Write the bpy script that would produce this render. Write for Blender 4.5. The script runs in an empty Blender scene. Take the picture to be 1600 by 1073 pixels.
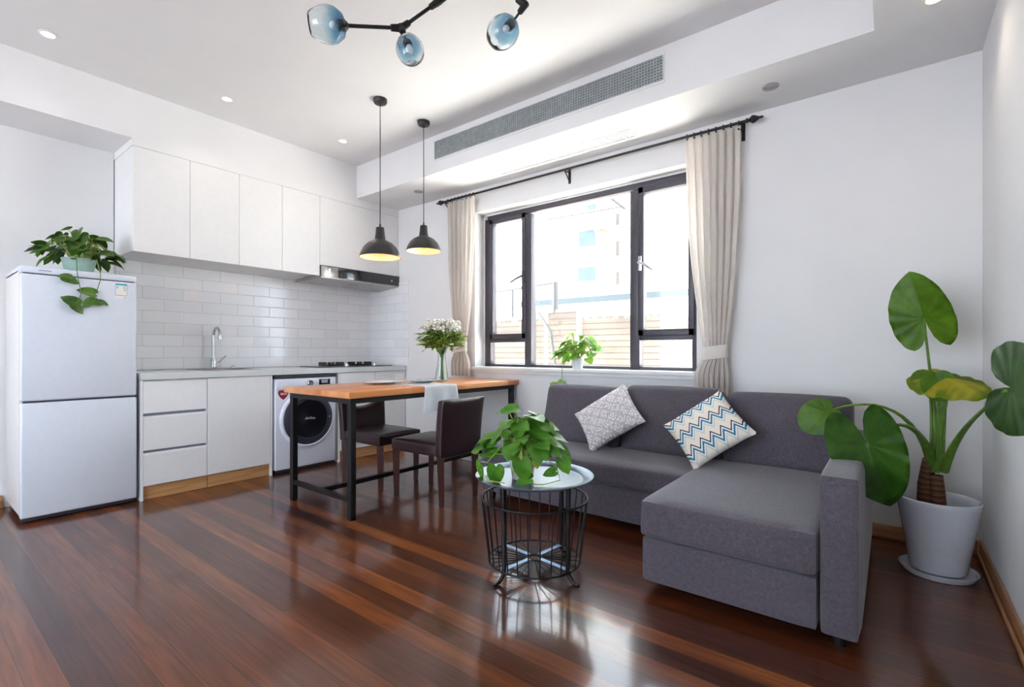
import bpy, bmesh, math, random
from mathutils import Vector, Matrix, Euler
PI = math.pi
rnd = random.Random(7)
S = bpy.context.scene
COL = S.collection

# ------------------------------------------------------------------ materials
def lin(c):
    return tuple(((v/255)/12.92 if v/255 <= .04045 else (((v/255)+.055)/1.055)**2.4) for v in c)

class NT:
    def __init__(s, name):
        s.m = bpy.data.materials.new(name); s.m.use_nodes = True
        s.t = s.m.node_tree; s.n = s.t.nodes; s.l = s.t.links
        s.p = s.n['Principled BSDF']; s.out = s.n['Material Output']
    def new(s, t, **kw):
        n = s.n.new(t)
        for k, v in kw.items():
            setattr(n, k, v)
        return n
    def link(s, a, b): s.l.new(a, b)
    def math(s, op, a, b=None, c=None):
        n = s.new('ShaderNodeMath', operation=op)
        for i, v in enumerate((a, b, c)):
            if v is None: continue
            if isinstance(v, (int, float)): n.inputs[i].default_value = v
            else: s.link(v, n.inputs[i])
        return n.outputs[0]
    def ramp(s, fac, stops, interp='LINEAR'):
        n = s.new('ShaderNodeValToRGB'); r = n.color_ramp; r.interpolation = interp
        while len(r.elements) > 1: r.elements.remove(r.elements[-1])
        r.elements[0].position = stops[0][0]; r.elements[0].color = (*lin(stops[0][1]), 1)
        for p, c in stops[1:]:
            e = r.elements.new(p); e.color = (*lin(c), 1)
        s.link(fac, n.inputs[0]); return n.outputs[0]
    def mix(s, fac, a, b, mode='MIX'):
        n = s.new('ShaderNodeMix', data_type='RGBA', blend_type=mode)
        for i, v in ((0, fac), (6, a), (7, b)):
            if isinstance(v, (int, float)): n.inputs[i].default_value = v
            elif isinstance(v, tuple): n.inputs[i].default_value = (*lin(v), 1)
            else: s.link(v, n.inputs[i])
        return n.outputs[2]
    def noise(s, vec, scale=5, detail=3, rough=.5, dist=0):
        n = s.new('ShaderNodeTexNoise'); n.inputs['Scale'].default_value = scale
        n.inputs['Detail'].default_value = detail; n.inputs['Roughness'].default_value = rough
        n.inputs['Distortion'].default_value = dist
        if vec is not None: s.link(vec, n.inputs['Vector'])
        return n
    def mapping(s, vec, scale=(1, 1, 1), loc=(0, 0, 0), rot=(0, 0, 0)):
        n = s.new('ShaderNodeMapping'); n.inputs['Scale'].default_value = scale
        n.inputs['Location'].default_value = loc; n.inputs['Rotation'].default_value = rot
        s.link(vec, n.inputs['Vector']); return n.outputs[0]
    def coord(s, k='Object'): return s.new('ShaderNodeTexCoord').outputs[k]
    def pos(s): return s.new('ShaderNodeNewGeometry').outputs['Position']
    def bump(s, h, strength=.2, dist=.01):
        n = s.new('ShaderNodeBump'); n.inputs['Strength'].default_value = strength
        n.inputs['Distance'].default_value = dist; s.link(h, n.inputs['Height'])
        s.link(n.outputs[0], s.p.inputs['Normal']); return n.outputs[0]
    def base(s, v): s.link(v, s.p.inputs['Base Color'])

M = {}
def simple(name, rgb, rough=.5, metal=0, var=.06, scale=30, bump=0, coat=0, spec=.5):
    """principled material with a little procedural colour variation"""
    t = NT(name); c = t.coord()
    n = t.noise(c, scale, 3)
    a = tuple(max(0, int(v*(1-var))) for v in rgb); b = tuple(min(255, int(v*(1+var))) for v in rgb)
    t.base(t.ramp(n.outputs['Fac'], [(.3, a), (.7, b)]))
    t.p.inputs['Roughness'].default_value = rough; t.p.inputs['Metallic'].default_value = metal
    t.p.inputs['Specular IOR Level'].default_value = spec
    if coat: t.p.inputs['Coat Weight'].default_value = coat; t.p.inputs['Coat Roughness'].default_value = .08
    if bump: t.bump(n.outputs['Fac'], bump, .004)
    M[name] = t.m; return t

simple('wall_paint', (231, 230, 231), .85, var=.008, scale=3, spec=.2)
simple('ceiling_paint', (228, 227, 228), .9, var=.008, scale=3, spec=.2)
simple('white_lacquer', (231, 230, 230), .45, var=.006)
simple('cabinet_white', (238, 238, 240), .32, var=.006)
simple('fridge_white', (222, 228, 240), .28, var=.005, coat=.3)
simple('fridge_side_shade', (226, 222, 220), .4, var=.01)  # warmer copy of the fridge white, side shade put into the colour
simple('appliance_white', (224, 228, 240), .3, var=.006)
simple('gap_dark', (60, 62, 74), .6)
simple('black_metal', (15, 14, 16), .5, var=.12, spec=.4)
simple('black_wrought', (24, 23, 25), .5, var=.2, bump=.15)
simple('lamp_black', (38, 36, 37), .35, var=.06)
simple('lamp_inner', (250, 240, 225), .5, var=.01)
simple('chrome', (200, 202, 205), .1, metal=1, var=.02)
simple('steel', (176, 172, 168), .3, metal=1, var=.05)
simple('hood_glass', (20, 20, 30), .12, var=.05, coat=.5)
simple('hob_glass', (36, 35, 36), .15, var=.05)
simple('quartz_top', (214, 218, 219), .3, var=.03, scale=160)
simple('frame_dark', (66, 62, 72), .4, var=.05)
simple('strip_dark', (50, 52, 62), .6)
simple('drum_glass', (20, 22, 28), .12, var=.1, coat=.4)
simple('drum_ring', (48, 54, 70), .3, var=.05, coat=.3)
simple('sticker_red', (150, 22, 42), .4, var=.05)
simple('sticker_white', (240, 238, 235), .5, var=.01)
simple('label_cyan', (90, 185, 210), .5, var=.02)
simple('label_grey', (150, 158, 172), .5, var=.03)
simple('vent_grey', (178, 186, 188), .5, var=.05)
simple('vent_dark', (84, 88, 92), .8)
simple('spot_unlit', (165, 165, 166), .5)
simple('leather', (44, 26, 28), .33, var=.12, scale=60, bump=.12)
simple('chair_wood', (58, 25, 20), .38, var=.15, scale=20)
simple('pot_white', (214, 214, 222), .18, var=.01, coat=.4)
simple('pot_cream', (226, 222, 212), .35, var=.02)
simple('pot_green', (160, 190, 182), .4, var=.04)
simple('soil', (52, 40, 30), .95, var=.35, scale=60, bump=.6)
simple('stem_green', (92, 128, 42), .45, var=.12)
simple('stem_pale', (166, 186, 96), .45, var=.1)
simple('petal_white', (246, 244, 234), .6, var=.02)
simple('china', (240, 242, 246), .15, var=.005, coat=.5)
simple('china_grey', (176, 184, 194), .3, var=.16, scale=26)
simple('tray_metal', (84, 98, 112), .32, metal=.5, var=.05)
simple('slat_blue', (128, 150, 176), .3, metal=.5, var=.05)
simple('concrete_out', (226, 222, 214), .9, var=.04, scale=2)
simple('bounce_paving', (158, 158, 162), .95, var=.2, scale=3)
simple('facade_white', (248, 243, 236), .9, var=.015, scale=1)
simple('facade_pale', (240, 242, 240), .9, var=.015, scale=1)
simple('roof_sheet', (66, 76, 80), .7, var=.04)
simple('window_blue', (62, 73, 84), .2, var=.12, scale=3)
simple('slit_dark', (64, 56, 52), .7)
simple('ac_tan', (80, 70, 58), .7)
simple('pole_grey', (66, 64, 64), .5)
simple('bulb_socket', (30, 30, 36), .4)
simple('yellow_leaf', (232, 206, 40), .5, var=.06)
simple('cord_black', (24, 22, 24), .6)

def emit(name, rgb, strength):
    t = NT(name); e = t.new('ShaderNodeEmission'); e.inputs[0].default_value = (*lin(rgb), 1)
    e.inputs[1].default_value = strength; t.link(e.outputs[0], t.out.inputs[0]); M[name] = t.m
emit('lamp_warm', (255, 214, 160), 9); emit('lamp_cool', (250, 250, 255), 9); emit('bulb_warm', (255, 176, 90), 1.6)

# floor: dark mahogany boards along X
def floor_material():
    t = NT('floor_boards'); p = t.pos(); sx = t.new('ShaderNodeSeparateXYZ'); t.link(p, sx.inputs[0])
    W = .092
    yy = t.math('DIVIDE', sx.outputs[1], W); iy = t.math('FLOOR', yy); fy = t.math('FRACT', yy)
    wn = t.new('ShaderNodeTexWhiteNoise', noise_dimensions='1D'); t.link(iy, wn.inputs['W'])
    xo = t.math('ADD', sx.outputs[0], t.math('MULTIPLY', wn.outputs['Value'], 5.3))
    xx = t.math('DIVIDE', xo, 3.6); ix = t.math('FLOOR', xx); fx = t.math('FRACT', xx)
    cv = t.new('ShaderNodeCombineXYZ'); t.link(ix, cv.inputs[0]); t.link(iy, cv.inputs[1])
    w2 = t.new('ShaderNodeTexWhiteNoise', noise_dimensions='2D'); t.link(cv.outputs[0], w2.inputs['Vector'])
    off = t.new('ShaderNodeVectorMath', operation='MULTIPLY_ADD')
    t.link(w2.outputs['Color'], off.inputs[0]); off.inputs[1].default_value = (9, 9, 9); t.link(p, off.inputs[2])
    g1 = t.noise(t.mapping(off.outputs[0], (.8, 17, 1)), 1.4, 2, .5, .3)
    g2 = t.noise(t.mapping(off.outputs[0], (3.2, 70, 1)), 1.4, 1, .5)
    g3 = t.noise(p, 1.1, 3, .55)
    fac = t.math('ADD', t.math('ADD', t.math('MULTIPLY', wn.outputs['Value'], .44), t.math('MULTIPLY', w2.outputs['Value'], .14)), t.math('MULTIPLY', g1.outputs['Fac'], .5))
    fac = t.math('SUBTRACT', t.math('ADD', fac, t.math('MULTIPLY', t.math('SUBTRACT', g3.outputs['Fac'], .5), .35)), .05)
    col = t.ramp(fac, [(.06, (56, 26, 14)), (.3, (78, 39, 20)), (.52, (99, 51, 25)), (.72, (130, 71, 32)), (.95, (184, 110, 48))])
    gr = t.ramp(g2.outputs['Fac'], [(.3, (200, 188, 180)), (.64, (255, 255, 255))])
    col = t.mix(.75, col, gr, 'MULTIPLY')
    d1 = t.math('MINIMUM', fy, t.math('SUBTRACT', 1, fy)); d2 = t.math('MINIMUM', fx, t.math('SUBTRACT', 1, fx))
    gap = t.math('MINIMUM', t.math('MULTIPLY', d1, W), t.math('MULTIPLY', d2, 3.6))
    gm = t.math('LESS_THAN', gap, .0011)
    col = t.mix(t.math('MULTIPLY', gm, .75), col, (20, 10, 8))
    # worn, scuffed spots in the varnish
    sc = t.noise(t.mapping(p, (9, 16, 1), rot=(0, 0, .5)), 3.1, 5, .8)
    sp = t.noise(p, 2.3, 2)
    wear = t.math('MULTIPLY', t.math('GREATER_THAN', sc.outputs['Fac'], .69), t.math('GREATER_THAN', sp.outputs['Fac'], .6))
    col = t.mix(t.math('MULTIPLY', wear, .35), col, (176, 148, 134))
    t.base(col)
    rn = t.noise(t.mapping(p, (2, 7, 1)), 2.2, 4, .6)
    r = t.math('ADD', .277, t.math('MULTIPLY', rn.outputs['Fac'], .05))
    r = t.math('ADD', r, t.math('MULTIPLY', wear, .25))
    t.link(r, t.p.inputs['Roughness'])
    t.p.inputs['Specular IOR Level'].default_value = .22
    h = t.math('ADD', t.math('MULTIPLY', g2.outputs['Fac'], .0), t.math('MULTIPLY', wn.outputs['Value'], .05))
    h = t.math('SUBTRACT', h, t.math('MULTIPLY', gm, .3))
    wv = t.noise(t.mapping(p, (.5, 5, 1)), 1.0, 0)
    h = t.math('ADD', h, t.math('MULTIPLY', wv.outputs['Fac'], 1.6))
    t.bump(h, .035, .004)
    t.p.inputs['Coat Weight'].default_value = .78; t.p.inputs['Coat Roughness'].default_value = .11
    M['floor_boards'] = t.m
floor_material()

def wood(name, dark, mid, light, axis=0, rough=.4, board=None, scale=1, coat=0):
    t = NT(name); p = t.coord()
    sc = [22, 22, 22]; sc[axis] = 1.6
    n = t.noise(t.mapping(p, tuple(sc)), 1.4*scale, 5, .6, .7)
    fac = n.outputs['Fac']
    if board:
        s = t.new('ShaderNodeSeparateXYZ'); t.link(p, s.inputs[0])
        b = t.math('FLOOR', t.math('DIVIDE', s.outputs[1 if axis == 0 else 0], board))
        b2 = t.math('FLOOR', t.math('DIVIDE', t.math('ADD', s.outputs[axis], t.math('MULTIPLY', b, .37)), .55))
        cv = t.new('ShaderNodeCombineXYZ'); t.link(b, cv.inputs[0]); t.link(b2, cv.inputs[1])
        w = t.new('ShaderNodeTexWhiteNoise', noise_dimensions='2D'); t.link(cv.outputs[0], w.inputs['Vector'])
        fac = t.math('ADD', t.math('MULTIPLY', fac, .6), t.math('MULTIPLY', w.outputs['Value'], .42))
    t.base(t.ramp(fac, [(.25, dark), (.5, mid), (.78, light)]))
    t.p.inputs['Roughness'].default_value = rough
    if coat: t.p.inputs['Coat Weight'].default_value = coat
    t.bump(n.outputs['Fac'], .06, .003)
    M[name] = t.m
wood('table_wood', (184, 104, 50), (212, 136, 78), (228, 160, 102), axis=1, rough=.3, board=.09, coat=.25)
wood('skirting_wood', (158, 104, 62), (190, 138, 92), (212, 164, 116), axis=0, rough=.4)
wood('skirting_wood_y', (158, 104, 62), (190, 138, 92), (212, 164, 116), axis=1, rough=.4)
wood('plinth_wood', (168, 118, 72), (196, 146, 96), (214, 168, 118), axis=1, rough=.45)

def tile_material():
    t = NT('subway_tile'); p = t.pos(); s = t.new('ShaderNodeSeparateXYZ'); t.link(p, s.inputs[0])
    u = t.math('ADD', s.outputs[0], s.outputs[1])
    v = t.math('DIVIDE', t.math('SUBTRACT', s.outputs[2], .925), .1); iv = t.math('FLOOR', v); fv = t.math('FRACT', v)
    uu = t.math('ADD', t.math('DIVIDE', u, .3), t.math('MULTIPLY', iv, .5)); iu = t.math('FLOOR', uu); fu = t.math('FRACT', uu)
    d = t.math('MINIMUM', t.math('MULTIPLY', t.math('MINIMUM', fv, t.math('SUBTRACT', 1, fv)), .1),
               t.math('MULTIPLY', t.math('MINIMUM', fu, t.math('SUBTRACT', 1, fu)), .3))
    g = t.math('LESS_THAN', d, .0018)
    cv = t.new('ShaderNodeCombineXYZ'); t.link(iu, cv.inputs[0]); t.link(iv, cv.inputs[1])
    w = t.new('ShaderNodeTexWhiteNoise', noise_dimensions='2D'); t.link(cv.outputs[0], w.inputs['Vector'])
    col = t.ramp(w.outputs['Value'], [(0, (238, 239, 242)), (1, (246, 246, 249))])
    t.base(t.mix(g, col, (206, 207, 210)))
    r = t.math('ADD', .1, t.math('MULTIPLY', g, .6)); t.link(r, t.p.inputs['Roughness'])
    sm = t.new('ShaderNodeMapRange', interpolation_type='SMOOTHSTEP'); t.link(d, sm.inputs[0]); sm.inputs[2].default_value = .007
    h = t.math('ADD', sm.outputs[0], t.math('MULTIPLY', t.noise(p, 9, 2).outputs['Fac'], .35))
    t.bump(h, .35, .003)
    M['subway_tile'] = t.m
tile_material()

def fabric(name, dark, light, scale=420, rough=.95, sheen=.15):
    t = NT(name); p = t.coord()
    a = t.noise(t.mapping(p, (1, .12, .12)), scale, 2, .7); b = t.noise(t.mapping(p, (.12, 1, .12)), scale, 2, .7)
    c = t.noise(t.mapping(p, (.12, .12, 1)), scale, 2, .7); d = t.noise(p, 3, 2)
    f = t.math('ADD', t.math('ADD', a.outputs['Fac'], b.outputs['Fac']), c.outputs['Fac'])
    f = t.math('ADD', t.math('MULTIPLY', f, .333), t.math('MULTIPLY', t.math('SUBTRACT', d.outputs['Fac'], .5), .12))
    t.base(t.ramp(f, [(.38, dark), (.62, light)]))
    t.p.inputs['Roughness'].default_value = rough; t.p.inputs['Specular IOR Level'].default_value = .2
    t.p.inputs['Sheen Weight'].default_value = sheen
    t.bump(f, .3, .002); M[name] = t.m
fabric('sofa_fabric', (70, 64, 71), (97, 91, 101), 520, rough=.75, sheen=.28)
fabric('napkin_cloth', (238, 242, 250), (250, 252, 255), 260, sheen=.05)

def curtain_material():
    t = NT('curtain_cloth'); p = t.coord()
    n = t.noise(t.mapping(p, (60, 60, 8)), 6, 3, .6)
    col = t.ramp(n.outputs['Fac'], [(.3, (242, 236, 230)), (.7, (251, 247, 243))])
    t.base(col); t.p.inputs['Roughness'].default_value = .9; t.p.inputs['Specular IOR Level'].default_value = .1
    tr = t.new('ShaderNodeBsdfTranslucent'); t.link(col, tr.inputs[0])
    mx = t.new('ShaderNodeMixShader'); mx.inputs[0].default_value = .42
    t.link(t.p.outputs[0], mx.inputs[1]); t.link(tr.outputs[0], mx.inputs[2]); t.link(mx.outputs[0], t.out.inputs[0])
    t.bump(n.outputs['Fac'], .12, .002); M['curtain_cloth'] = t.m
curtain_material()

def leaf_material(name, dark, light, edge=None, transl=.25, rough=.38, scale=9):
    t = NT(name); p = t.coord(); n = t.noise(p, scale, 4, .6)
    col = t.ramp(n.outputs['Fac'], [(.3, dark), (.68, light)])
    if edge:
        n2 = t.noise(p, scale*.8, 3, .6, .5)
        col = t.mix(t.ramp(n2.outputs['Fac'], [(.5, (0, 0, 0)), (.62, (255, 255, 255))]), col, edge)
    t.base(col); t.p.inputs['Roughness'].default_value = rough
    tr = t.new('ShaderNodeBsdfTranslucent'); t.link(col, tr.inputs[0])
    mx = t.new('ShaderNodeMixShader'); mx.inputs[0].default_value = transl
    t.link(t.p.outputs[0], mx.inputs[1]); t.link(tr.outputs[0], mx.inputs[2]); t.link(mx.outputs[0], t.out.inputs[0])
    M[name] = t.m
leaf_material('leaf_pothos', (58, 116, 30), (106, 162, 52), scale=14)
leaf_material('leaf_pothos_dark', (34, 72, 20), (92, 132, 42), scale=14, transl=.2)
leaf_material('leaf_sill', (84, 140, 40), (158, 196, 84), scale=14, transl=.4)
leaf_material('leaf_alocasia', (72, 118, 18), (124, 168, 40), scale=7, transl=.18)
leaf_material('leaf_alocasia_dark', (40, 82, 20), (80, 126, 42), scale=9, transl=.12, rough=.3)
leaf_material('leaf_alocasia_yellow', (104, 136, 26), (146, 168, 38), edge=(204, 196, 60), scale=7, transl=.2)
leaf_material('leaf_bouquet', (82, 120, 34), (150, 176, 70), scale=30, transl=.3)

def bark_material():
    t = NT('trunk_bark'); p = t.coord(); s = t.new('ShaderNodeSeparateXYZ'); t.link(p, s.inputs[0])
    z = t.math('ADD', s.outputs[2], t.math('MULTIPLY', t.noise(p, 18, 3).outputs['Fac'], .02))
    f = t.math('FRACT', t.math('DIVIDE', z, .026))
    t.base(t.ramp(f, [(0, (44, 26, 18)), (.25, (118, 78, 52)), (.7, (98, 62, 42)), (1, (60, 36, 26))]))
    t.p.inputs['Roughness'].default_value = .8; t.bump(f, .6, .006); M['trunk_bark'] = t.m
bark_material()

def glass_pane():
    t = NT('window_glass'); t.n.remove(t.p)
    a = t.new('ShaderNodeBsdfTransparent'); a.inputs[0].default_value = (.97, .98, .98, 1)
    g = t.new('ShaderNodeBsdfGlossy'); g.inputs['Roughness'].default_value = .02
    lw = t.new('ShaderNodeLayerWeight'); lw.inputs[0].default_value = .5
    f = t.math('ADD', .03, t.math('MULTIPLY', t.math('POWER', lw.outputs['Facing'], 5), .9))
    m = t.new('ShaderNodeMixShader'); t.link(f, m.inputs[0]); t.link(a.outputs[0], m.inputs[1]); t.link(g.outputs[0], m.inputs[2])
    t.link(m.outputs[0], t.out.inputs[0]); M['window_glass'] = t.m
glass_pane()
def globe_glass():
    t = NT('globe_glass'); c = t.coord('Object'); s = t.new('ShaderNodeSeparateXYZ'); t.link(c, s.inputs[0])
    n = t.noise(c, 10, 2)
    z = t.math('ADD', t.math('DIVIDE', s.outputs[2], .17), t.math('MULTIPLY', t.math('SUBTRACT', n.outputs['Fac'], .5), .5))
    t.base(t.ramp(z, [(.08, (110, 158, 190)), (.32, (176, 210, 226)), (.52, (240, 248, 250)), (1, (250, 253, 253))]))
    t.p.inputs['Transmission Weight'].default_value = 1; t.p.inputs['Roughness'].default_value = .02
    t.p.inputs['IOR'].default_value = 1.45
    t.bump(n.outputs['Fac'], .25, .01); M['globe_glass'] = t.m
globe_glass()
def clear_glass():
    t = NT('vase_glass'); n = t.noise(t.coord(), 6, 2)
    t.base(t.ramp(n.outputs['Fac'], [(.3, (232, 240, 236)), (.7, (244, 249, 247))]))
    t.p.inputs['Transmission Weight'].default_value = 1; t.p.inputs['Roughness'].default_value = .02; M['vase_glass'] = t.m
clear_glass()

def zigzag_material():
    t = NT('zigzag_cloth'); p = t.coord(); s = t.new('ShaderNodeSeparateXYZ'); t.link(p, s.inputs[0])
    a = t.math('DIVIDE', s.outputs[0], .066)
    tri = t.math('ABSOLUTE', t.math('SUBTRACT', t.math('FRACT', a), .5))
    v = t.math('ADD', t.math('DIVIDE', s.outputs[1], .118), t.math('MULTIPLY', tri, .85))
    f = t.math('FRACT', t.math('ADD', v, 8.12))
    col = t.ramp(f, [(0, (54, 40, 62)), (.09, (236, 234, 230)), (.2, (92, 168, 190)), (.27, (34, 92, 120)), (.35, (226, 232, 232)),
                     (.47, (204, 204, 198)), (.56, (236, 228, 216))], 'CONSTANT')
    b = t.math('FRACT', t.math('MULTIPLY', t.math('ADD', v, 8.12), .5))
    n = t.noise(p, 300, 2); t.base(t.mix(.1, col, n.outputs['Color'], 'OVERLAY'))
    t.p.inputs['Roughness'].default_value = .9; t.p.inputs['Specular IOR Level'].default_value = .15
    t.bump(n.outputs['Fac'], .15, .002); M['zigzag_cloth'] = t.m
zigzag_material()
def lattice_material():
    t = NT('lattice_cloth'); p = t.coord()
    v = t.new('ShaderNodeTexVoronoi', feature='DISTANCE_TO_EDGE'); v.inputs['Scale'].default_value = 16; v.inputs['Randomness'].default_value = 0
    t.link(t.mapping(p, (1, 1, .001), rot=(0, 0, .785)), v.inputs['Vector'])
    v2 = t.new('ShaderNodeTexVoronoi', feature='DISTANCE_TO_EDGE'); v2.inputs['Scale'].default_value = 62; v2.inputs['Randomness'].default_value = .55
    t.link(t.mapping(p, (1, 1, .001)), v2.inputs['Vector'])
    e1 = t.math('LESS_THAN', v.outputs['Distance'], .055); e2 = t.math('LESS_THAN', v2.outputs['Distance'], .13)
    e = t.math('MAXIMUM', t.math('MULTIPLY', e1, .9), t.math('MULTIPLY', e2, .8))
    col = t.mix(e, (238, 234, 235), (176, 169, 173)); t.base(col)
    n = t.noise(p, 300, 2)
    t.p.inputs['Roughness'].default_value = .9; t.p.inputs['Specular IOR Level'].default_value = .15
    t.bump(n.outputs['Fac'], .15, .002); M['lattice_cloth'] = t.m
lattice_material()
def bamboo_material():
    t = NT('bamboo_screen'); p = t.pos(); s = t.new('ShaderNodeSeparateXYZ'); t.link(p, s.inputs[0])
    f = t.math('FRACT', t.math('DIVIDE', s.outputs[2], .088))
    n = t.noise(t.mapping(p, (.8, 1, 3)), 2.2, 3)
    c = t.ramp(n.outputs['Fac'], [(.3, (84, 74, 68)), (.55, (95, 85, 76)), (.75, (96, 92, 83))])
    t.base(t.mix(t.math('LESS_THAN', f, .16), c, (64, 56, 51))); t.p.inputs['Roughness'].default_value = .85
    t.bump(f, .3, .01); M['bamboo_screen'] = t.m
bamboo_material()

# ------------------------------------------------------------------ mesh building
WORLD = {}
class MB:
    def __init__(s): s.bm = bmesh.new()
    def box(s, x0, x1, y0, y1, z0, z1, bev=0, seg=2, mat=None):
        r = bmesh.ops.create_cube(s.bm, size=1)['verts']
        for v in r:
            v.co = Vector(((x0+x1)/2+v.co.x*(x1-x0), (y0+y1)/2+v.co.y*(y1-y0), (z0+z1)/2+v.co.z*(z1-z0)))
        if mat is not None:
            for v in r: v.co = mat @ v.co
        if bev:
            es = list({e for v in r for e in v.link_edges})
            bmesh.ops.bevel(s.bm, geom=es, offset=bev, segments=seg, affect='EDGES', profile=.5)
        return s
    def ring_surface(s, rings, closed_u=True, cap0=True, cap1=True):
        V = [[s.bm.verts.new(p) for p in r] for r in rings]
        n = len(V[0])
        for a, b in zip(V, V[1:]):
            for i in range(n if closed_u else n-1):
                j = (i+1) % n
                try: s.bm.faces.new((a[i], a[j], b[j], b[i]))
                except ValueError: pass
        if cap0 and closed_u:
            try: s.bm.faces.new(V[0][::-1])
            except ValueError: pass
        if cap1 and closed_u:
            try: s.bm.faces.new(V[-1])
            except ValueError: pass
        return s
    def tube(s, pts, r, n=8, closed=False, caps=True):
        pts = [Vector(p) for p in pts]; m = len(pts)
        rs = r if isinstance(r, (list, tuple)) else [r]*m
        rings = []; up = None
        for i, p in enumerate(pts):
            if closed: d = pts[(i+1) % m]-pts[i-1]
            else: d = pts[min(i+1, m-1)]-pts[max(i-1, 0)]
            if d.length < 1e-9: d = Vector((0, 0, 1))
            d.normalize()
            if up is None:
                up = Vector((0, 0, 1)) if abs(d.z) < .9 else Vector((1, 0, 0))
            a = up - d*up.dot(d)
            if a.length < 1e-6: a = d.orthogonal()
            a.normalize(); up = a; b = d.cross(a)
            rings.append([p+(a*math.cos(t)+b*math.sin(t))*rs[i] for t in (2*PI*k/n for k in range(n))])
        if closed:
            rings.append(rings[0])
            V = [[s.bm.verts.new(q) for q in rr] for rr in rings[:-1]]
            for i in range(m):
                a, b = V[i], V[(i+1) % m]
                for k in range(n):
                    s.bm.faces.new((a[k], a[(k+1) % n], b[(k+1) % n], b[k]))
            return s
        return s.ring_surface(rings, True, caps, caps)
    def cyl(s, p0, p1, r0, r1=None, n=20): return s.tube([p0, p1], [r0, r0 if r1 is None else r1], n)
    def lathe(s, prof, c=(0, 0, 0), n=32, mat=None, cap0=False, cap1=False):
        c = Vector(c); rings = []
        for r, z in prof:
            ring = [Vector((max(r, 1e-5)*math.cos(2*PI*k/n), max(r, 1e-5)*math.sin(2*PI*k/n), z)) for k in range(n)]
            if mat is not None: ring = [mat @ v for v in ring]
            rings.append([v+c for v in ring])
        return s.ring_surface(rings, True, cap0, cap1)
    def prism(s, poly, axis, a, b):
        """extrude a 2-D polygon along axis ('x','y','z') from a to b"""
        def mk(p, t):
            return {'x': (t, p[0], p[1]), 'y': (p[0], t, p[1]), 'z': (p[0], p[1], t)}[axis]
        return s.ring_surface([[Vector(mk(p, a)) for p in poly], [Vector(mk(p, b)) for p in poly]])
    def rbox(s, x0, x1, y0, y1, z0, z1, r=.03, puff=(0, 0, 0), n=10, mat=None, fn=None):
        """soft rounded box with optional puffing of its faces"""
        bm2 = bmesh.new(); bmesh.ops.create_cube(bm2, size=2)
        bmesh.ops.subdivide_edges(bm2, edges=bm2.edges[:], cuts=n, use_grid_fill=True)
        h = Vector(((x1-x0)/2, (y1-y0)/2, (z1-z0)/2)); c = Vector(((x0+x1)/2, (y0+y1)/2, (z0+z1)/2))
        mp = {}
        for v in bm2.verts:
            q = Vector((math.copysign(abs(k)**.72, k) for k in v.co))   # denser towards the edges
            p = Vector(q[i]*h[i] for i in range(3))
            inn = Vector(max(-(h[i]-r), min(h[i]-r, p[i])) for i in range(3))
            d = p-inn
            if d.length > 1e-9: p = inn+d.normalized()*r
            w = [1-min(1, abs(q[i]))**2.2 for i in range(3)]
            p.x += puff[0]*math.copysign(1, q.x)*w[1]*w[2]*(abs(q.x) > .5)*abs(q.x)
            p.y += puff[1]*math.copysign(1, q.y)*w[0]*w[2]*(abs(q.y) > .5)*abs(q.y)
            p.z += puff[2]*math.copysign(1, q.z)*w[0]*w[1]*(abs(q.z) > .5)*abs(q.z)
            p += c
            if fn: p = fn(p)
            if mat is not None: p = mat @ p
            mp[v] = s.bm.verts.new(p)
        for f in bm2.faces: s.bm.faces.new([mp[v] for v in f.verts])
        bm2.free(); return s
    def sphere(s, c, r, n=10, scale=(1, 1, 1)):
        c = Vector(c); rings = []
        for i in range(1, n):
            a = PI*i/n
            rings.append([c+Vector((math.sin(a)*math.cos(2*PI*k/(n*2))*r*scale[0], math.sin(a)*math.sin(2*PI*k/(n*2))*r*scale[1], math.cos(a)*r*scale[2])) for k in range(n*2)])
        return s.ring_surface(rings)
    def leaf(s, base, tip, normal, L, prof, fold=.15, droop=.2, ripple=0, nt=26, nr=4, wide=1.0, rip_n=9):
        """a leaf blade grown from its petiole point: tip direction, face normal, outline r(angle)"""
        base = Vector(base); u = Vector(tip).normalized(); nn = Vector(normal); nn = (nn-u*nn.dot(u))
        if nn.length < 1e-4: nn = u.orthogonal()
        nn.normalize(); v = nn.cross(u)
        def r_at(a):
            a = abs(a)
            for (a0, r0), (a1, r1) in zip(prof, prof[1:]):
                if a0 <= a <= a1: return r0+(r1-r0)*(a-a0)/(a1-a0)
            return prof[-1][1]
        ctr = s.bm.verts.new(base); prev = None
        for k in range(1, nr+1):
            row = []
            for i in range(nt):
                a = -179.5+359*i/(nt-1)
                rr = r_at(a)*L*k/nr
                pu = rr*math.cos(math.radians(a)); pv = rr*math.sin(math.radians(a))*wide
                z = fold*abs(pv)-droop*pu*abs(pu)/L - .5*droop*pv*pv/L + ripple*L*math.cos(math.radians(a*rip_n))*(k/nr)**1.5
                row.append(s.bm.verts.new(base+u*pu+v*pv+nn*z))
            if prev is None:
                for i in range(nt-1): s.bm.faces.new((ctr, row[i], row[i+1]))
            else:
                for i in range(nt-1): s.bm.faces.new((prev[i], row[i], row[i+1], prev[i+1]))
            prev = row
        return s
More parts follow.
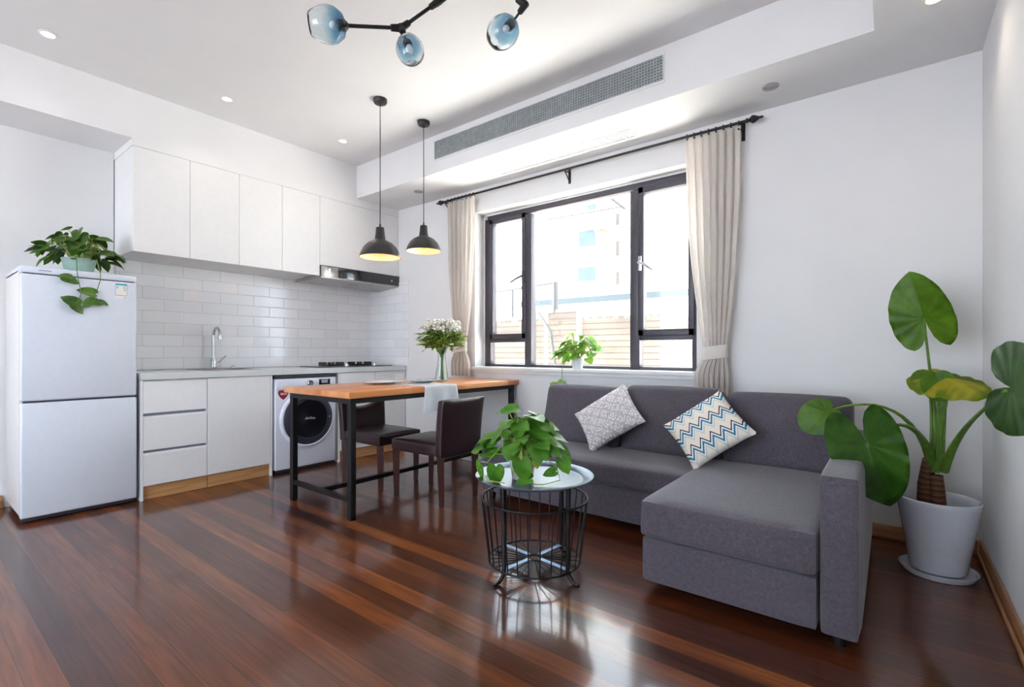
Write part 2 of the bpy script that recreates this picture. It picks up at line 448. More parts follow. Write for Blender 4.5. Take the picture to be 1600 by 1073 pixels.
    def build(s, name, mat, parent=None, sharp=35, loc=None, recalc=True):
        if recalc: bmesh.ops.recalc_face_normals(s.bm, faces=s.bm.faces[:])
        off = Vector(WORLD.get(parent.name, (0, 0, 0))) if parent is not None else Vector(loc or (0, 0, 0))
        bmesh.ops.translate(s.bm, verts=s.bm.verts[:], vec=-off)
        me = bpy.data.meshes.new(name); s.bm.to_mesh(me); s.bm.free()
        me.materials.append(M[mat] if isinstance(mat, str) else mat)
        me.polygons.foreach_set('use_smooth', [True]*len(me.polygons))
        me.set_sharp_from_angle(angle=math.radians(sharp))
        o = bpy.data.objects.new(name, me); COL.objects.link(o)
        if parent is not None: o.parent = parent; WORLD[o.name] = off
        else: o.location = off; WORLD[o.name] = off
        return o
def tag(o, label=None, cat=None, group=None, kind=None):
    if label: o['label'] = label
    if cat: o['category'] = cat
    if group: o['group'] = group
    if kind: o['kind'] = kind
    return o
def thing(name, loc, label, cat, group=None):
    o = bpy.data.objects.new(name, None); COL.objects.link(o); o.location = loc; o.empty_display_size = .1
    WORLD[o.name] = Vector(loc); return tag(o, label, cat, group)
def struct(name, mb, mat, **k):
    o = mb.build(name, mat, **k); o['kind'] = 'structure'; return o
def box(*a, **k): return MB().box(*a, **k)
def copy_tree(o, loc, label, parent=None):
    def cp(x, par):
        c = x.copy(); COL.objects.link(c)
        if par is not None: c.parent = par
        for ch in list(x.children): cp(ch, c)
        return c
    r = cp(o, None); r.location = loc; r['label'] = label; return r

# ------------------------------------------------------------------ room shell
XW, XR, YB, YR = -4.92, .38, 3.565, -2.8      # left wall, right wall, window wall, rear wall
ZC, ZS, XF = 3.01, 2.675, -4.40               # ceiling, soffit underside, front plane of the cabinets
YK, XK = 3.017, -.068                         # bulkhead front, right soffit side
struct('floor', box(XW-.2, XR+.2, YR-.2, YB+.3, -.12, 0), 'floor_boards')
struct('ceiling', box(XW-.2, XR+.2, YR-.2, YB+.3, ZC, ZC+.15), 'ceiling_paint')
XN = -4.868                                   # shallower wall behind the fridge
w = MB().box(XW-.15, XW, YR-.2, YB, 0, ZC).box(XW, XN, YR, 1.112, 0, 2.652)
struct('wall_left', w, 'wall_paint')
struct('wall_right', box(XR, XR+.15, YR-.2, YB, 0, ZC), 'wall_paint')
OX0, OX1, OZ0, OZ1 = -3.235, -1.10, .93, 2.445
w = MB(); w.box(XW-.15, OX0, YB, YB+.24, 0, ZC).box(OX1, XR+.15, YB, YB+.24, 0, ZC).box(OX0, OX1, YB, YB+.24, OZ1, ZC).box(OX0, OX1, YB, YB+.24, 0, OZ0)
struct('wall_back', w, 'wall_paint')
# rear wall behind the viewer, unseen, with bare openings added for fill daylight
w = MB(); RX0, RX1, RX2, RX3 = -4.0, -2.6, -1.9, -.5
w.box(XW, RX0, YR-.2, YR, 0, ZC).box(RX1, RX2, YR-.2, YR, 0, ZC).box(RX3, XR, YR-.2, YR, 0, ZC)
w.box(RX0, RX3, YR-.2, YR, 2.6, ZC).box(RX0, RX3, YR-.2, YR, 0, .25)
struct('wall_rear', w, 'wall_paint')
struct('sun_block_eave', box(XW-.2, XR+.2, YR-1.3, YR-.2, ZC, ZC+.15), 'ceiling_paint')  # unseen eave, added to keep sun out of the rear openings
# soffits
w = MB(); w.box(XF, XR, YK, YB, ZS, ZC)
struct('ceiling_bulkhead', w, 'ceiling_paint')
struct('ceiling_soffit', box(XK, XR, YR, YK, ZS, ZC), 'ceiling_paint')
w = MB(); w.box(XW, XF, YR, 1.115, 2.652, ZC).box(XW, XF, 1.115, YB, 2.60, ZC)
struct('wall_header', w, 'wall_paint')
# skirting boards
def skirt(name, x0, x1, y0, y1, mat):
    mb = MB().box(x0, x1, y0, y1, 0, .081, .006)
    return struct(name, mb, mat)
skirt('baseboard_back', XK-2.6, XR-.016, YB-.015, YB, 'skirting_wood')
w = MB(); w.box(XR-.013, XR, YR, YB, 0, .082, .004).box(XR-.026, XR-.013, YR, YB, 0, .028, .008)
struct('baseboard_right', w, 'skirting_wood_y')
w = MB(); w.box(XN, XN+.012, YR, .5, 0, .082, .004).box(XN+.011, XN+.018, YR, .5, 0, .05, .003)
struct('baseboard_left', w, 'skirting_wood_y')
# tiled splashback: left wall and a short return on the window wall
w = MB(); w.box(XW, XW+.012, 1.13, YB, .93, 1.84).box(XW+.012, XW+.70, YB-.012, YB, .93, 1.86)
struct('wall_backsplash', w, 'subway_tile')

# ------------------------------------------------------------------ window
YF = 3.70
wt = thing('window_1', (-2.18, YF, .935), 'dark aluminium framed window with white daylight between beige curtains', 'window'); wt['kind'] = 'structure'
WX0, WX1, WZ0, WZ1 = -3.19, -1.165, .935, 2.40
m1a, m1b, m2a, m2b = -2.72, -2.645, -1.665, -1.585
mb = MB()
mb.box(WX0-.05, WX0+.04, YF, YF+.07, WZ0, WZ1, .004).box(WX1-.01, WX1+.08, YF, YF+.07, WZ0, WZ1, .004)
mb.box(WX0, WX1+.05, YF, YF+.07, WZ1-.018, WZ1+.05, .004).box(WX0, WX1, YF, YF+.07, WZ0-.01, WZ0+.025, .004)
mb.box(m1a, m1b, YF-.01, YF+.07, WZ0, WZ1-.03, .004).box(m2a, m2b, YF-.01, YF+.07, WZ0, WZ1-.03, .004)
mb.box(WX0+.03, m1a, YF, YF+.07, 1.17, 1.22, .004).box(m2b, WX1, YF, YF+.07, 1.17, 1.22, .004)
mb.build('frame', 'frame_dark', wt)
for nm, x0, x1 in (('left', WX0+.035, m1a+.01), ('right', m2b-.01, WX1+.01)):
    s_ = MB(); z0, z1 = 1.205, WZ1-.012
    s_.box(x0, x0+.045, YF-.015, YF+.05, z0, z1, .004).box(x1-.045, x1, YF-.015, YF+.05, z0, z1, .004)
    s_.box(x0, x1, YF-.015, YF+.05, z1-.05, z1, .004).box(x0, x1, YF-.015, YF+.05, z0, z0+.05, .004)
    sash = s_.build('sash', 'frame_dark', wt)
    hx = x1-.02 if nm == 'left' else x0+.02
    d = -1 if nm == 'left' else 1
    h = MB().box(hx-.014, hx+.014, YF-.032, YF-.014, 1.72, 1.84, .005)
    h.tube([(hx, YF-.035, 1.79), (hx, YF-.06, 1.785), (hx+d*.05, YF-.066, 1.765), (hx+d*.12, YF-.066, 1.735 if d < 0 else 1.71)], [.011, .011, .01, .008], 8)
    h.build('handle', 'frame_dark' if d < 0 else 'chrome', sash)
    box(x0+.04, x1-.04, YF+.018, YF+.024, z0+.04, z1-.04).build('pane', 'window_glass', sash)
box(m1b-.01, m2a+.01, YF+.03, YF+.036, WZ0+.02, WZ1-.03).build('pane', 'window_glass', wt)
box(WX0+.02, m1a+.01, YF+.03, YF+.036, WZ0+.02, 1.18).build('pane', 'window_glass', wt)
box(m2b-.01, WX1+.01, YF+.03, YF+.036, WZ0+.02, 1.18).build('pane', 'window_glass', wt)
# sill and plaster return around the frame
w = MB(); w.box(OX0-.01, OX1+.01, YB-.045, YF+.02, .905, .935, .006).box(OX0-.005, OX1+.005, YB-.02, YB, .875, .905, .004)
struct('trim_1', w, 'white_lacquer')
w = MB(); w.box(OX0, WX0-.03, YF-.005, YF+.1, .93, OZ1).box(OX0, OX1, YF-.005, YF+.1, WZ1+.03, OZ1).box(WX1+.05, OX1, YF-.005, YF+.1, .93, OZ1)
struct('trim_3', w, 'wall_paint')

# ------------------------------------------------------------------ fridge
fr = thing('refrigerator', (-4.56, .812, 0), 'white two-door fridge freezer under the recess, potted vine on top', 'fridge')
FX = -4.275
mb = MB().box(-4.862, FX-.065, .515, 1.11, .045, 1.60, .006)
mb.build('body', 'fridge_side_shade', fr)
MB().box(-4.86, FX-.01, .515, 1.11, 1.578, 1.622, .008).build('top_cap', 'fridge_white', fr)
MB().box(FX-.06, FX, .515, 1.11, .768, 1.572, .012, 3).build('upper_door', 'fridge_white', fr)
ld = MB().box(FX-.06, FX, .515, 1.11, .032, .756, .012, 3).build('lower_door', 'fridge_white', fr)
MB().box(FX-.05, FX-.012, .53, 1.095, .75, .772).build('door_gap', 'gap_dark', fr)
MB().box(FX-.05, FX-.014, .53, 1.095, 1.568, 1.582).build('door_gap', 'gap_dark', fr)
MB().box(FX-.1, FX-.03, .525, 1.10, .008, .035).build('kick_grille', 'gap_dark', fr)
for y in (.55, 1.07):
    for x in (-4.82, FX-.08): MB().cyl((x, y, 0), (x, y, .046), .018).build('foot', 'gap_dark', fr)
MB().box(FX-.012, FX-.0085, .60, .66, 1.596, 1.602).build('badge', 'label_grey', fr)
lab = MB().box(FX, FX+.0012, .985, 1.053, 1.452, 1.56).build('energy_label', 'sticker_white', fr)
MB().box(FX+.001, FX+.0022, .986, 1.052, 1.545, 1.559).build('label_header', 'label_cyan', lab)
q = MB()
for z, a, b in ((1.535, .992, 1.004), (1.528, .992, 1.004), (1.533, 1.028, 1.046), (1.522, 1.03, 1.046), (1.512, 1.033, 1.044), (1.475, .989, 1.048), (1.461, 1.032, 1.05)):
    q.box(FX+.001, FX+.0022, a, b, z-.0018, z+.0018)
q.box(FX+.001, FX+.0022, .986, .988, 1.474, 1.545).box(FX+.001, FX+.0022, 1.05, 1.052, 1.474, 1.545)
q.build('label_print', 'label_grey', lab)

# ------------------------------------------------------------------ kitchen base units
CX = -4.272; CB = XW+.015
def plinth(mb, y0, y1): return mb.box(CX-.045, CX-.02, y0, y1, .002, .1)
dc = thing('drawer_cabinet', (-4.59, 1.35, 0), 'white base cabinet of three handleless drawers beside the fridge', 'cabinet')
mb = MB().box(CB, CX-.02, 1.13, 1.15, 0, .872).box(CB, CX-.02, 1.56, 1.572, .1, .872).box(CB, CX-.022, 1.15, 1.56, .09, .11).box(CB, CB+.01, 1.15, 1.56, .1, .872).box(CX-.02, CX, 1.13, 1.145, 0, .872)
mb.build('carcass', 'cabinet_white', dc)
MB().box(CX-.035, CX-.024, 1.15, 1.555, .11, .87).build('shadow_gap', 'label_grey', dc)
for z0, z1 in ((.632, .872), (.362, .610), (.105, .342)):
    b = MB().prism([(CX, z0), (CX, z1-.012), (CX-.016, z1), (CX-.018, z1), (CX-.018, z0)], 'y', 1.147, 1.562)
    b.build('drawer', 'cabinet_white', dc)
plinth(MB(), 1.15, 1.57).build('plinth', 'plinth_wood', dc)
sc = thing('sink_cabinet', (-4.59, 1.82, 0), 'white base cabinet with one plain door under the sink', 'cabinet')
MB().box(CB, CX-.02, 1.574, 1.586, .1, .872).box(CB, CX, 2.062, 2.078, 0, .872).box(CB, CX-.022, 1.586, 2.062, .09, .11).box(CB, CB+.01, 1.586, 2.062, .1, .872).build('carcass', 'cabinet_white', sc)
MB().box(CX-.018, CX, 1.568, 2.060, .105, .872, .002, 1).build('door', 'cabinet_white', sc)
plinth(MB(), 1.574, 2.062).build('plinth', 'plinth_wood', sc)
hc = thing('hob_cabinet', (-4.59, 3.14, 0), 'white base cabinet under the gas hob, beyond the washing machine', 'cabinet')
MB().box(CB, CX, 2.722, 2.74, 0, .872).box(CB, CX-.02, 3.54, 3.56, .0, .872).box(CB, CX-.022, 2.74, 3.54, .09, .11).box(CB, CB+.01, 2.74, 3.54, .1, .872).build('carcass', 'cabinet_white', hc)
MB().box(CX-.018, CX, 2.744, 3.148, .105, .872, .002, 1).build('door', 'cabinet_white', hc)
MB().box(CX-.018, CX, 3.152, 3.556, .105, .872, .002, 1).build('door', 'cabinet_white', hc)
plinth(MB(), 2.74, 3.55).build('plinth', 'plinth_wood', hc)
# worktop with a cut-out for the sink
SY0, SY1, SX0, SX1 = 1.60, 2.02, -4.78, -4.42
mb = MB()
for a in ((CB-.003, SX0, 1.128, YB-.013), (SX1, CX+.015, 1.128, YB-.013), (SX0, SX1, 1.128, SY0), (SX0, SX1, SY1, YB-.013)):
    mb.box(a[0], a[1], a[2], a[3], .876, .925)
wk = mb.build('worktop', 'quartz_top'); tag(wk, 'pale grey stone kitchen worktop running from fridge to window wall', 'worktop')
sk = thing('kitchen_sink', (-4.6, 1.81, .925), 'stainless steel sink let into the pale worktop', 'sink')
mb = MB()
g = .004
mb.box(SX0+g, SX0+g+.003, SY0+g, SY1-g, .75, .926).box(SX1-g-.003, SX1-g, SY0+g, SY1-g, .75, .926).box(SX0+g, SX1-g, SY0+g, SY0+g+.003, .75, .926).box(SX0+g, SX1-g, SY1-g-.003, SY1-g, .75, .926).box(SX0+g, SX1-g, SY0+g, SY1-g, .747, .75)
mb.build('basin', 'steel', sk)
mb = MB()
for a in ((SX0-.015, SX0+.008, SY0-.015, SY1+.015), (SX1-.008, SX1+.015, SY0-.015, SY1+.015), (SX0, SX1, SY0-.015, SY0+.008), (SX0, SX1, SY1-.008, SY1+.015)):
    mb.box(a[0], a[1], a[2], a[3], .9255, .929)
mb.build('rim', 'steel', sk)
MB().lathe([(0, .751), (.03, .751), (.034, .755), (.028, .757), (0, .757)], (-4.6, 1.81, 0), 24).build('drain', 'chrome', sk)
fa = thing('kitchen_faucet', (-4.835, 1.82, .925), 'tall chrome gooseneck tap behind the sink', 'tap')
fx, fy = -4.835, 1.82
mb = MB().lathe([(0, .9255), (.03, .9255), (.03, .932), (.022, .938), (.022, 1.01), (.018, 1.02), (0, 1.02)], (fx, fy, 0), 24)
mb.build('base', 'chrome', fa)
pts = [(fx, fy, 1.01), (fx, fy, 1.22)]
for k in range(1, 11):
    a = PI*k/10; pts.append((fx+.055-.055*math.cos(a), fy+.012*k/10, 1.22+.075*math.sin(a)))
pts += [(fx+.112, fy+.013, 1.19)]
MB().tube(pts, [.0125]*(len(pts)-2)+[.014, .0145], 14).build('spout', 'chrome', fa)
MB().tube([(fx+.01, fy+.012, .985), (fx+.03, fy+.035, .99), (fx+.05, fy+.085, 1.045)], [.012, .009, .006], 10).build('lever', 'chrome', fa)
kn = MB().lathe([(0, .9255), (.012, .9255), (.014, .94), (.008, .952), (0, .953)], (-4.815, 1.98, 0), 16)
kn = kn.build('drain_knob', 'chrome'); tag(kn, 'tiny chrome waste knob on the worktop right of the tap', 'knob')
# gas hob
hb = thing('gas_hob', (-4.55, 3.0, .925), 'black glass gas hob with two burners on the worktop', 'hob')
MB().box(-4.78, -4.325, 2.60, 3.42, .9255, .934, .003).build('glass_top', 'hob_glass', hb)
for cy in (2.83, 3.17):
    bn = MB().lathe([(0, .934), (.06, .934), (.06, .944), (.045, .95), (.03, .95), (.03, .956), (0, .957)], (-4.57, cy, 0), 24).build('burner', 'black_metal', hb)
    gr = MB()
    gr.tube([(-4.57+.105*math.cos(2*PI*k/24), cy+.105*math.sin(2*PI*k/24), .940) for k in range(24)], .006, 8, closed=True)
    for k in range(4):
        a = PI/4+k*PI/2; c_, s_ = math.cos(a), math.sin(a)
        gr.box(-.125, -.045, -.006, .006, .9345, .972, .002, 1, mat=Matrix.Translation((-4.57, cy, 0)) @ Matrix.Rotation(a, 4, 'Z'))
    gr.build('pan_support', 'black_metal', bn)
    MB().lathe([(0, .934), (.02, .934), (.018, .955), (0, .956)], (-4.37, cy+.05, 0), 20).build('knob', 'chrome', hb)

# ------------------------------------------------------------------ washing machine
wm = thing('washing_machine', (-4.56, 2.395, 0), 'white front-loading washing machine under the worktop with a dark door', 'washing machine')
WF = -4.262; WY0, WY1 = 2.098, 2.692
MB().box(-4.83, WF, WY0, WY1, .03, .838, .012, 3).build('body', 'appliance_white', wm)
MB().box(-4.83, WF-.005, WY0, WY1, .838, .868, .003).build('top_gap_shade', 'strip_dark', wm)  # dark strip stands in for the shaded gap below the worktop
MB().box(-4.81, WF-.015, WY0+.01, WY1-.01, .006, .032).build('kick_strip', 'strip_dark', wm)
dcy, dcz = 2.397, .468
rot = Matrix.Rotation(PI/2, 4, 'Y')
def face(prof, mat, name, par): return MB().lathe(prof, (WF, dcy, dcz), 56, rot).build(name, mat, par)
dr = face([(.262, -.001), (.268, .012), (.258, .026), (.246, .03), (.238, .026), (.238, .004)], 'appliance_white', 'door_rim', wm)
face([(.24, .004), (.238, .026), (.225, .034), (.19, .042), (.182, .04), (.178, .022)], 'drum_ring', 'door_ring', dr)
face([(.182, .03), (.17, .038), (.12, .034), (.05, .028), (0, .027)], 'drum_glass', 'door_glass', dr)
MB().box(WF+.03, WF+.043, dcy+.195, dcy+.203, dcz-.004, dcz+.004).build('door_marker', 'sticker_white', dr)
q = MB()
for k, (dy, hh) in enumerate(((-.04, .012), (-.026, .02), (-.012, .012), (.004, .022), (.018, .02), (.034, .016), (.05, .012))):
    q.box(WF+.030, WF+.036, dcy+dy, dcy+dy+.008, dcz-.005-.06*(.04+dy), dcz-.005+hh-.06*(.04+dy))
q.build('door_print', 'label_grey', dr)
pn = MB().box(WF-.002, WF+.003, WY0+.01, WY1-.01, .742, .832, .002).build('control_panel', 'appliance_white', wm)
MB().box(WF+.002, WF+.0055, 2.51, 2.625, .765, .822, .002).build('display', 'drum_glass', pn)
MB().box(WF+.005, WF+.007, 2.535, 2.6, .785, .815).build('display_window', 'label_grey', pn)
MB().lathe([(.03, 0), (.028, .018), (.024, .022), (0, .022)], (WF+.002, 2.42, .79), 28, rot).build('dial', 'chrome', pn)
MB().box(WF+.002, WF+.006, WY0+.02, 2.25, .75, .825, .003).build('detergent_drawer', 'appliance_white', pn)
hs = MB()
poly = [(0, -.052), (.03, -.028), (.048, .006), (.044, .028), (.03, .034), (-.03, .034), (-.044, .028), (-.048, .006), (-.03, -.028)]
hs.prism([(2.17+a, .705+b) for a, b in poly], 'x', WF+.0005, WF+.002); st = hs.build('sticker', 'sticker_red', wm)
q = MB()
for a, b, h in ((2.143, .700, .014), (2.156, .694, .022), (2.168, .70, .012), (2.18, .697, .012), (2.192, .70, .01)): q.box(WF+.0018, WF+.003, a, a+.007, b, b+h)
q.build('sticker_print', 'sticker_white', st)

# ------------------------------------------------------------------ wall cabinets and hood
seams = [1.117, 1.488, 1.859, 2.231, 2.604]
names = ['first from the fridge recess', 'second from the fridge recess', 'third from the fridge recess', 'left of the extractor hood']
for k in range(4):
    y0, y1 = seams[k], seams[k+1]
    uc = thing('wall_cabinet', (-4.65, (y0+y1)/2, 1.825), f'white handleless wall cabinet, {names[k]}', 'wall cabinet', 'white wall cabinets over the splashback')
    MB().box(XW+.002, XF-.02, y0+.001, y1-.001, 1.826, 2.598).build('carcass', 'white_lacquer', uc)
    MB().box(XF-.018, XF, y0+.0015, y1-.0015, 1.822, 2.598, .0015, 1).build('door', 'white_lacquer', uc)
uc = thing('hood_cabinet', (-4.65, 3.08, 1.93), 'wide white wall cabinet directly above the extractor hood', 'wall cabinet')
MB().box(XW+.002, XF-.02, 2.606, 3.562, 1.932, 2.598).build('carcass', 'white_lacquer', uc)
MB().box(XF-.018, XF, 2.6055, 3.562, 1.93, 2.598, .0015, 1).build('door', 'white_lacquer', uc)
rh = thing('extractor_hood', (-4.6, 3.08, 1.80), 'slim black and steel extractor hood above the hob', 'hood')
MB().box(-4.86, XF+.008, 2.61, 3.555, 1.815, 1.928, .003).build('body', 'steel', rh)
MB().box(XF+.008, XF+.02, 2.79, 3.56, 1.818, 1.926, .003).build('glass_front', 'hood_glass', rh)
MB().box(XF+.008, XF+.02, 2.607, 2.79, 1.818, 1.926, .003).build('steel_front', 'steel', rh)
MB().box(XF+.02, XF+.0215, 2.607, 3.56, 1.92, 1.926).build('top_edge', 'hood_glass', rh)
MB().lathe([(.022, 0), (.022, .006), (0, .008)], (XF+.02, 2.70, 1.885), 24, rot).build('badge', 'chrome', rh)
MB().lathe([(.012, 0), (.011, .005), (0, .006)], (XF+.02, 3.45, 1.865), 20, rot).build('button', 'chrome', rh)
mb = MB().ring_surface([[Vector(p) for p in ((XF+.015, 2.607, 1.816), (XF+.015, 3.558, 1.816), (-4.72, 3.53, 1.785), (-4.72, 2.52, 1.785))],
                        [Vector(p) for p in ((XF+.015, 2.607, 1.806), (XF+.015, 3.558, 1.806), (-4.72, 3.53, 1.775), (-4.72, 2.52, 1.775))]])
mb.build('visor', 'steel', rh)
q = MB()
for k in range(3): q.lathe([(.05-.012*k, 0), (.046-.012*k, 0), (.046-.012*k, -.004), (.05-.012*k, -.004)], (-4.56, 3.08, 1.79), 28)
q.build('filter', 'steel', rh)

# ------------------------------------------------------------------ air conditioning grilles
GX0, GX1, GZ0, GZ1 = -3.214, -1.139, 2.797, 2.949
ag = thing('air_grille', (-2.18, YK, 2.87), 'long grey egg-crate air conditioning grille on the bulkhead face', 'vent')
mb = MB().box(GX0-.012, GX1+.012, YK-.006, YK-.0005, GZ0-.018, GZ0).box(GX0-.012, GX1+.012, YK-.006, YK-.0005, GZ1, GZ1+.014).box(GX0-.012, GX0, YK-.006, YK-.0005, GZ0, GZ1).box(GX1, GX1+.012, YK-.006, YK-.0005, GZ0, GZ1)
mb.build('frame', 'white_lacquer', ag)
MB().box(GX0, GX1, YK-.002, YK-.0005, GZ0, GZ1).build('backing', 'vent_dark', ag)
mb = MB(); nx = 104
for k in range(nx+1):
    x = GX0+(GX1-GX0)*k/nx; mb.box(x-.0042, x+.0042, YK-.010, YK-.002, GZ0, GZ1)
for k in range(9):
    z = GZ0+(GZ1-GZ0)*k/8; mb.box(GX0, GX1, YK-.010, YK-.002, z-.0038, z+.0038)
mb.build('lattice', 'vent_grey', ag)
lv = thing('ceiling_vent', (-2.15, 3.39, ZS), 'long white slotted air outlet under the bulkhead above the curtain rod', 'vent')
mb = MB().box(-2.79, -1.48, 3.27, 3.29, ZS-.006, ZS-.0005, .002).box(-2.79, -1.48, 3.40, 3.42, ZS-.006, ZS-.0005, .002).box(-2.79, -2.77, 3.29, 3.40, ZS-.006, ZS-.0005).box(-1.50, -1.48, 3.29, 3.40, ZS-.006, ZS-.0005)
mb.build('frame', 'white_lacquer', lv)
mb = MB()
for k in range(3): mb.box(-2.77, -1.50, 3.306+.029*k, 3.320+.029*k, ZS-.005, ZS-.001)
for x in (-1.56, -1.535): mb.box(x, x+.008, 3.29, 3.40, ZS-.0055, ZS-.001)
mb.build('slats', 'white_lacquer', lv)
MB().box(-2.77, -1.50, 3.29, 3.40, ZS-.0012, ZS-.0004).build('backing', 'spot_unlit', lv)

# ------------------------------------------------------------------ ceiling spotlights
def spot(x, y, z, label, lit, watts=0, col=(1, .8, .58)):
    t = thing('ceiling_spotlight', (x, y, z), label, 'spotlight', 'recessed ceiling spotlights')
    MB().lathe([(.046, -.0005), (.046, -.005), (.034, -.007), (.029, -.001)], (x, y, z), 28).build('trim_ring', 'white_lacquer' if lit else 'spot_unlit', t)
    MB().lathe([(.029, -.002), (.018, -.003), (0, -.0032)], (x, y, z), 24).build('lens', lit or 'spot_unlit', t)
    if watts:
        L = bpy.data.lights.new('spotlight_beam', 'SPOT'); L.energy = watts; L.color = col; L.spot_size = math.radians(130); L.spot_blend = .9; L.shadow_soft_size = .03
        o = bpy.data.objects.new('spotlight_beam', L); COL.objects.link(o); o.location = (0, 0, -.02); o.parent = t
    return t
spot(-4.044, .607, ZC, 'glowing cool white ceiling spotlight nearest the fridge', 'lamp_cool', 3, (1, .97, .95))
spot(-4.0, 1.601, ZC, 'glowing warm ceiling spotlight over the drawer cabinet, middle of the row of three', 'lamp_warm', 5, (1, .92, .84))
spot(-3.963, 2.574, ZC, 'glowing warm ceiling spotlight closest to the pendant lamps', 'lamp_warm', 5, (1, .92, .84))
spot(.154, 2.905, ZS, 'glowing ceiling spotlight at the top edge above the tall potted plant', 'lamp_warm', 4, (1, .86, .68))
spot(-.574, 3.27, ZS, 'unlit grey spotlight under the bulkhead right of the curtain rod', None)
spot(-3.715, 3.259, ZS, 'unlit grey spotlight under the bulkhead near the far pendant lamp', None)

# ------------------------------------------------------------------ pendant lamps
def pendant(x, y, zr, R, label):
    t = thing('pendant_lamp', (x, y, ZC), label, 'pendant lamp', 'black pendant lamps over the table')
    MB().lathe([(0, ZC-.001), (.052, ZC-.001), (.052, ZC-.02), (.045, ZC-.032), (.012, ZC-.036), (.01, ZC-.05), (0, ZC-.05)], (x, y, 0), 32).build('canopy', 'lamp_black', t)
    top = zr+.252*R/.155
    MB().cyl((x, y, ZC-.045), (x, y, top-.01), .0032, n=8).build('cord', 'cord_black', t)
    k = R/.155
    out = [(.006, .256), (.008, .235), (.030, .228), (.032, .22), (.036, .17), (.042, .135), (.058, .125), (.092, .108), (.122, .078), (.143, .04), (.153, .012), (.155, 0)]
    sh = MB().lathe([(a*k, zr+b*k) for a, b in out]+[(a*k-.003, zr+b*k) for a, b in out[:4:-1]], (x, y, 0), 48)
    s_ = sh.build('shade', 'lamp_black', t)
    inn = [(.151, .001), (.149, .012), (.139, .04), (.118, .076), (.088, .104), (.05, .121), (.0, .124)]
    MB().lathe([(a*k, zr+b*k) for a, b in inn], (x, y, 0), 48).build('shade_lining', 'lamp_inner', s_)
    MB().sphere((x, y, zr+.055*k), .03*k, 10, (1, 1, 1.15)).build('bulb', 'bulb_warm', t)
    MB().cyl((x, y, zr+.08*k), (x, y, zr+.122*k), .017*k, n=16).build('socket', 'bulb_socket', t)
    L = bpy.data.lights.new('pendant_light', 'POINT'); L.energy = 1.0; L.color = (1, .43, .12); L.shadow_soft_size = .03
    o = bpy.data.objects.new('pendant_light', L); COL.objects.link(o); o.location = (0, 0, zr+.018*k-ZC); o.parent = t
pendant(-3.086, 2.324, 1.80, .155, 'black dome pendant lamp, nearer and lower of the pair over the table')
pendant(-3.098, 2.774, 1.922, .146, 'black dome pendant lamp, farther and higher of the pair, by the left curtain')

# ------------------------------------------------------------------ chandelier
from math import sin, cos
YAW, FP, HY = .6613, 762.0, 549.4
def at(px, py, d):
    """point at depth d along the camera axis for a photograph pixel (used only to measure positions)"""
    l = (px-800)/FP*d
    return Vector((-sin(YAW)*d+cos(YAW)*l, cos(YAW)*d+sin(YAW)*l, 1.08-(py-HY)/FP*d))
def at_y(px, py, y):
    """measured point: the photograph's pixel at depth plane y"""
    hx = -sin(YAW)+(px-800)/FP*cos(YAW); hy = cos(YAW)+(px-800)/FP*sin(YAW); t_ = y/hy
    return Vector((hx*t_, y, 1.08-(py-HY)/FP*t_))
PP = at_y
ch = thing('chandelier', (-1.45, 1.62, ZC), 'black branching chandelier with blue blown glass globes at the top of the photo', 'chandelier')
J1 = at(627, 44, 2.35); G1 = at(540, 40, 2.25); G2 = at(636, 66, 2.28); J2 = at(684, 3, 2.42); G3 = at(800, 36, 2.5); J3 = at(820, 8, 2.52)
HUB = (J2+J3)/2+Vector((.0, .0, .16)); HUB2 = HUB+Vector((.02, -.02, .0))
mb = MB()
def rod(a, b, r=.0075): mb.tube([a, b], r, 10)
rod(J1, G1, .0085); rod(J1, J2, .009); rod(J1, G2, .006); rod(J3, G3, .006); rod(J2, HUB); rod(J3, HUB); rod(HUB, Vector((HUB.x, HUB.y, ZC-.03)), .008)
mb.build('rods', 'black_metal', ch)
for J, ds in ((J1, (G1-J1, J2-J1, G2-J1)), (J2, (J1-J2, HUB-J2)), (J3, (G3-J3, HUB-J3)), (HUB, (J2-HUB, J3-HUB, Vector((0, 0, 1))))):
    q = MB()
    for d in ds:
        d = d.normalized(); q.tube([J-d*.012, J+d*.05], [.019, .015], 10)
    q.build('joint', 'black_metal', ch)
MB().lathe([(0, ZC-.001), (.075, ZC-.001), (.075, ZC-.02), (.06, ZC-.032), (0, ZC-.034)], (HUB.x, HUB.y, 0), 36).build('canopy', 'black_metal', ch)
def globe(base, axis, L, R, prof=None):
    axis = axis.normalized(); q = axis.to_track_quat('Z', 'Y').to_matrix().to_4x4()
    pr = prof or [(.02, 0), (.05, .012), (.075, .045), (.082, .08), (.076, .115), (.058, .146), (.046, .156)]
    outer = [(a*R/.082, b*L/.156) for a, b in pr]; inner = [(max(.004, a-.005), b+(.005 if i == 0 else 0)) for i, (a, b) in enumerate(outer)]
    g_ = MB().lathe(outer+inner[::-1]+[outer[0]], (0, 0, 0), 40).build('glass_globe', 'globe_glass', ch, sharp=80, recalc=True)
    # own frame so that the blue fades along the globe's axis
    for v in g_.data.vertices: v.co = v.co+WORLD[ch.name]
    g_.matrix_local = Matrix.Translation(base-WORLD[ch.name]) @ q
    cap = MB().tube([base-axis*.012, base+axis*.002, base+axis*.035], [.012, .024*R/.082+.004, .026*R/.082], 18)
    cap.build('lamp_cup', 'bulb_socket', ch)
    MB().sphere(base+axis*.055, .018, 8).build('bulb', 'china', ch)
globe(G1, (G1-J1), .158, .078, [(.02, 0), (.055, .012), (.078, .045), (.084, .075), (.078, .105), (.062, .14), (.05, .156)])
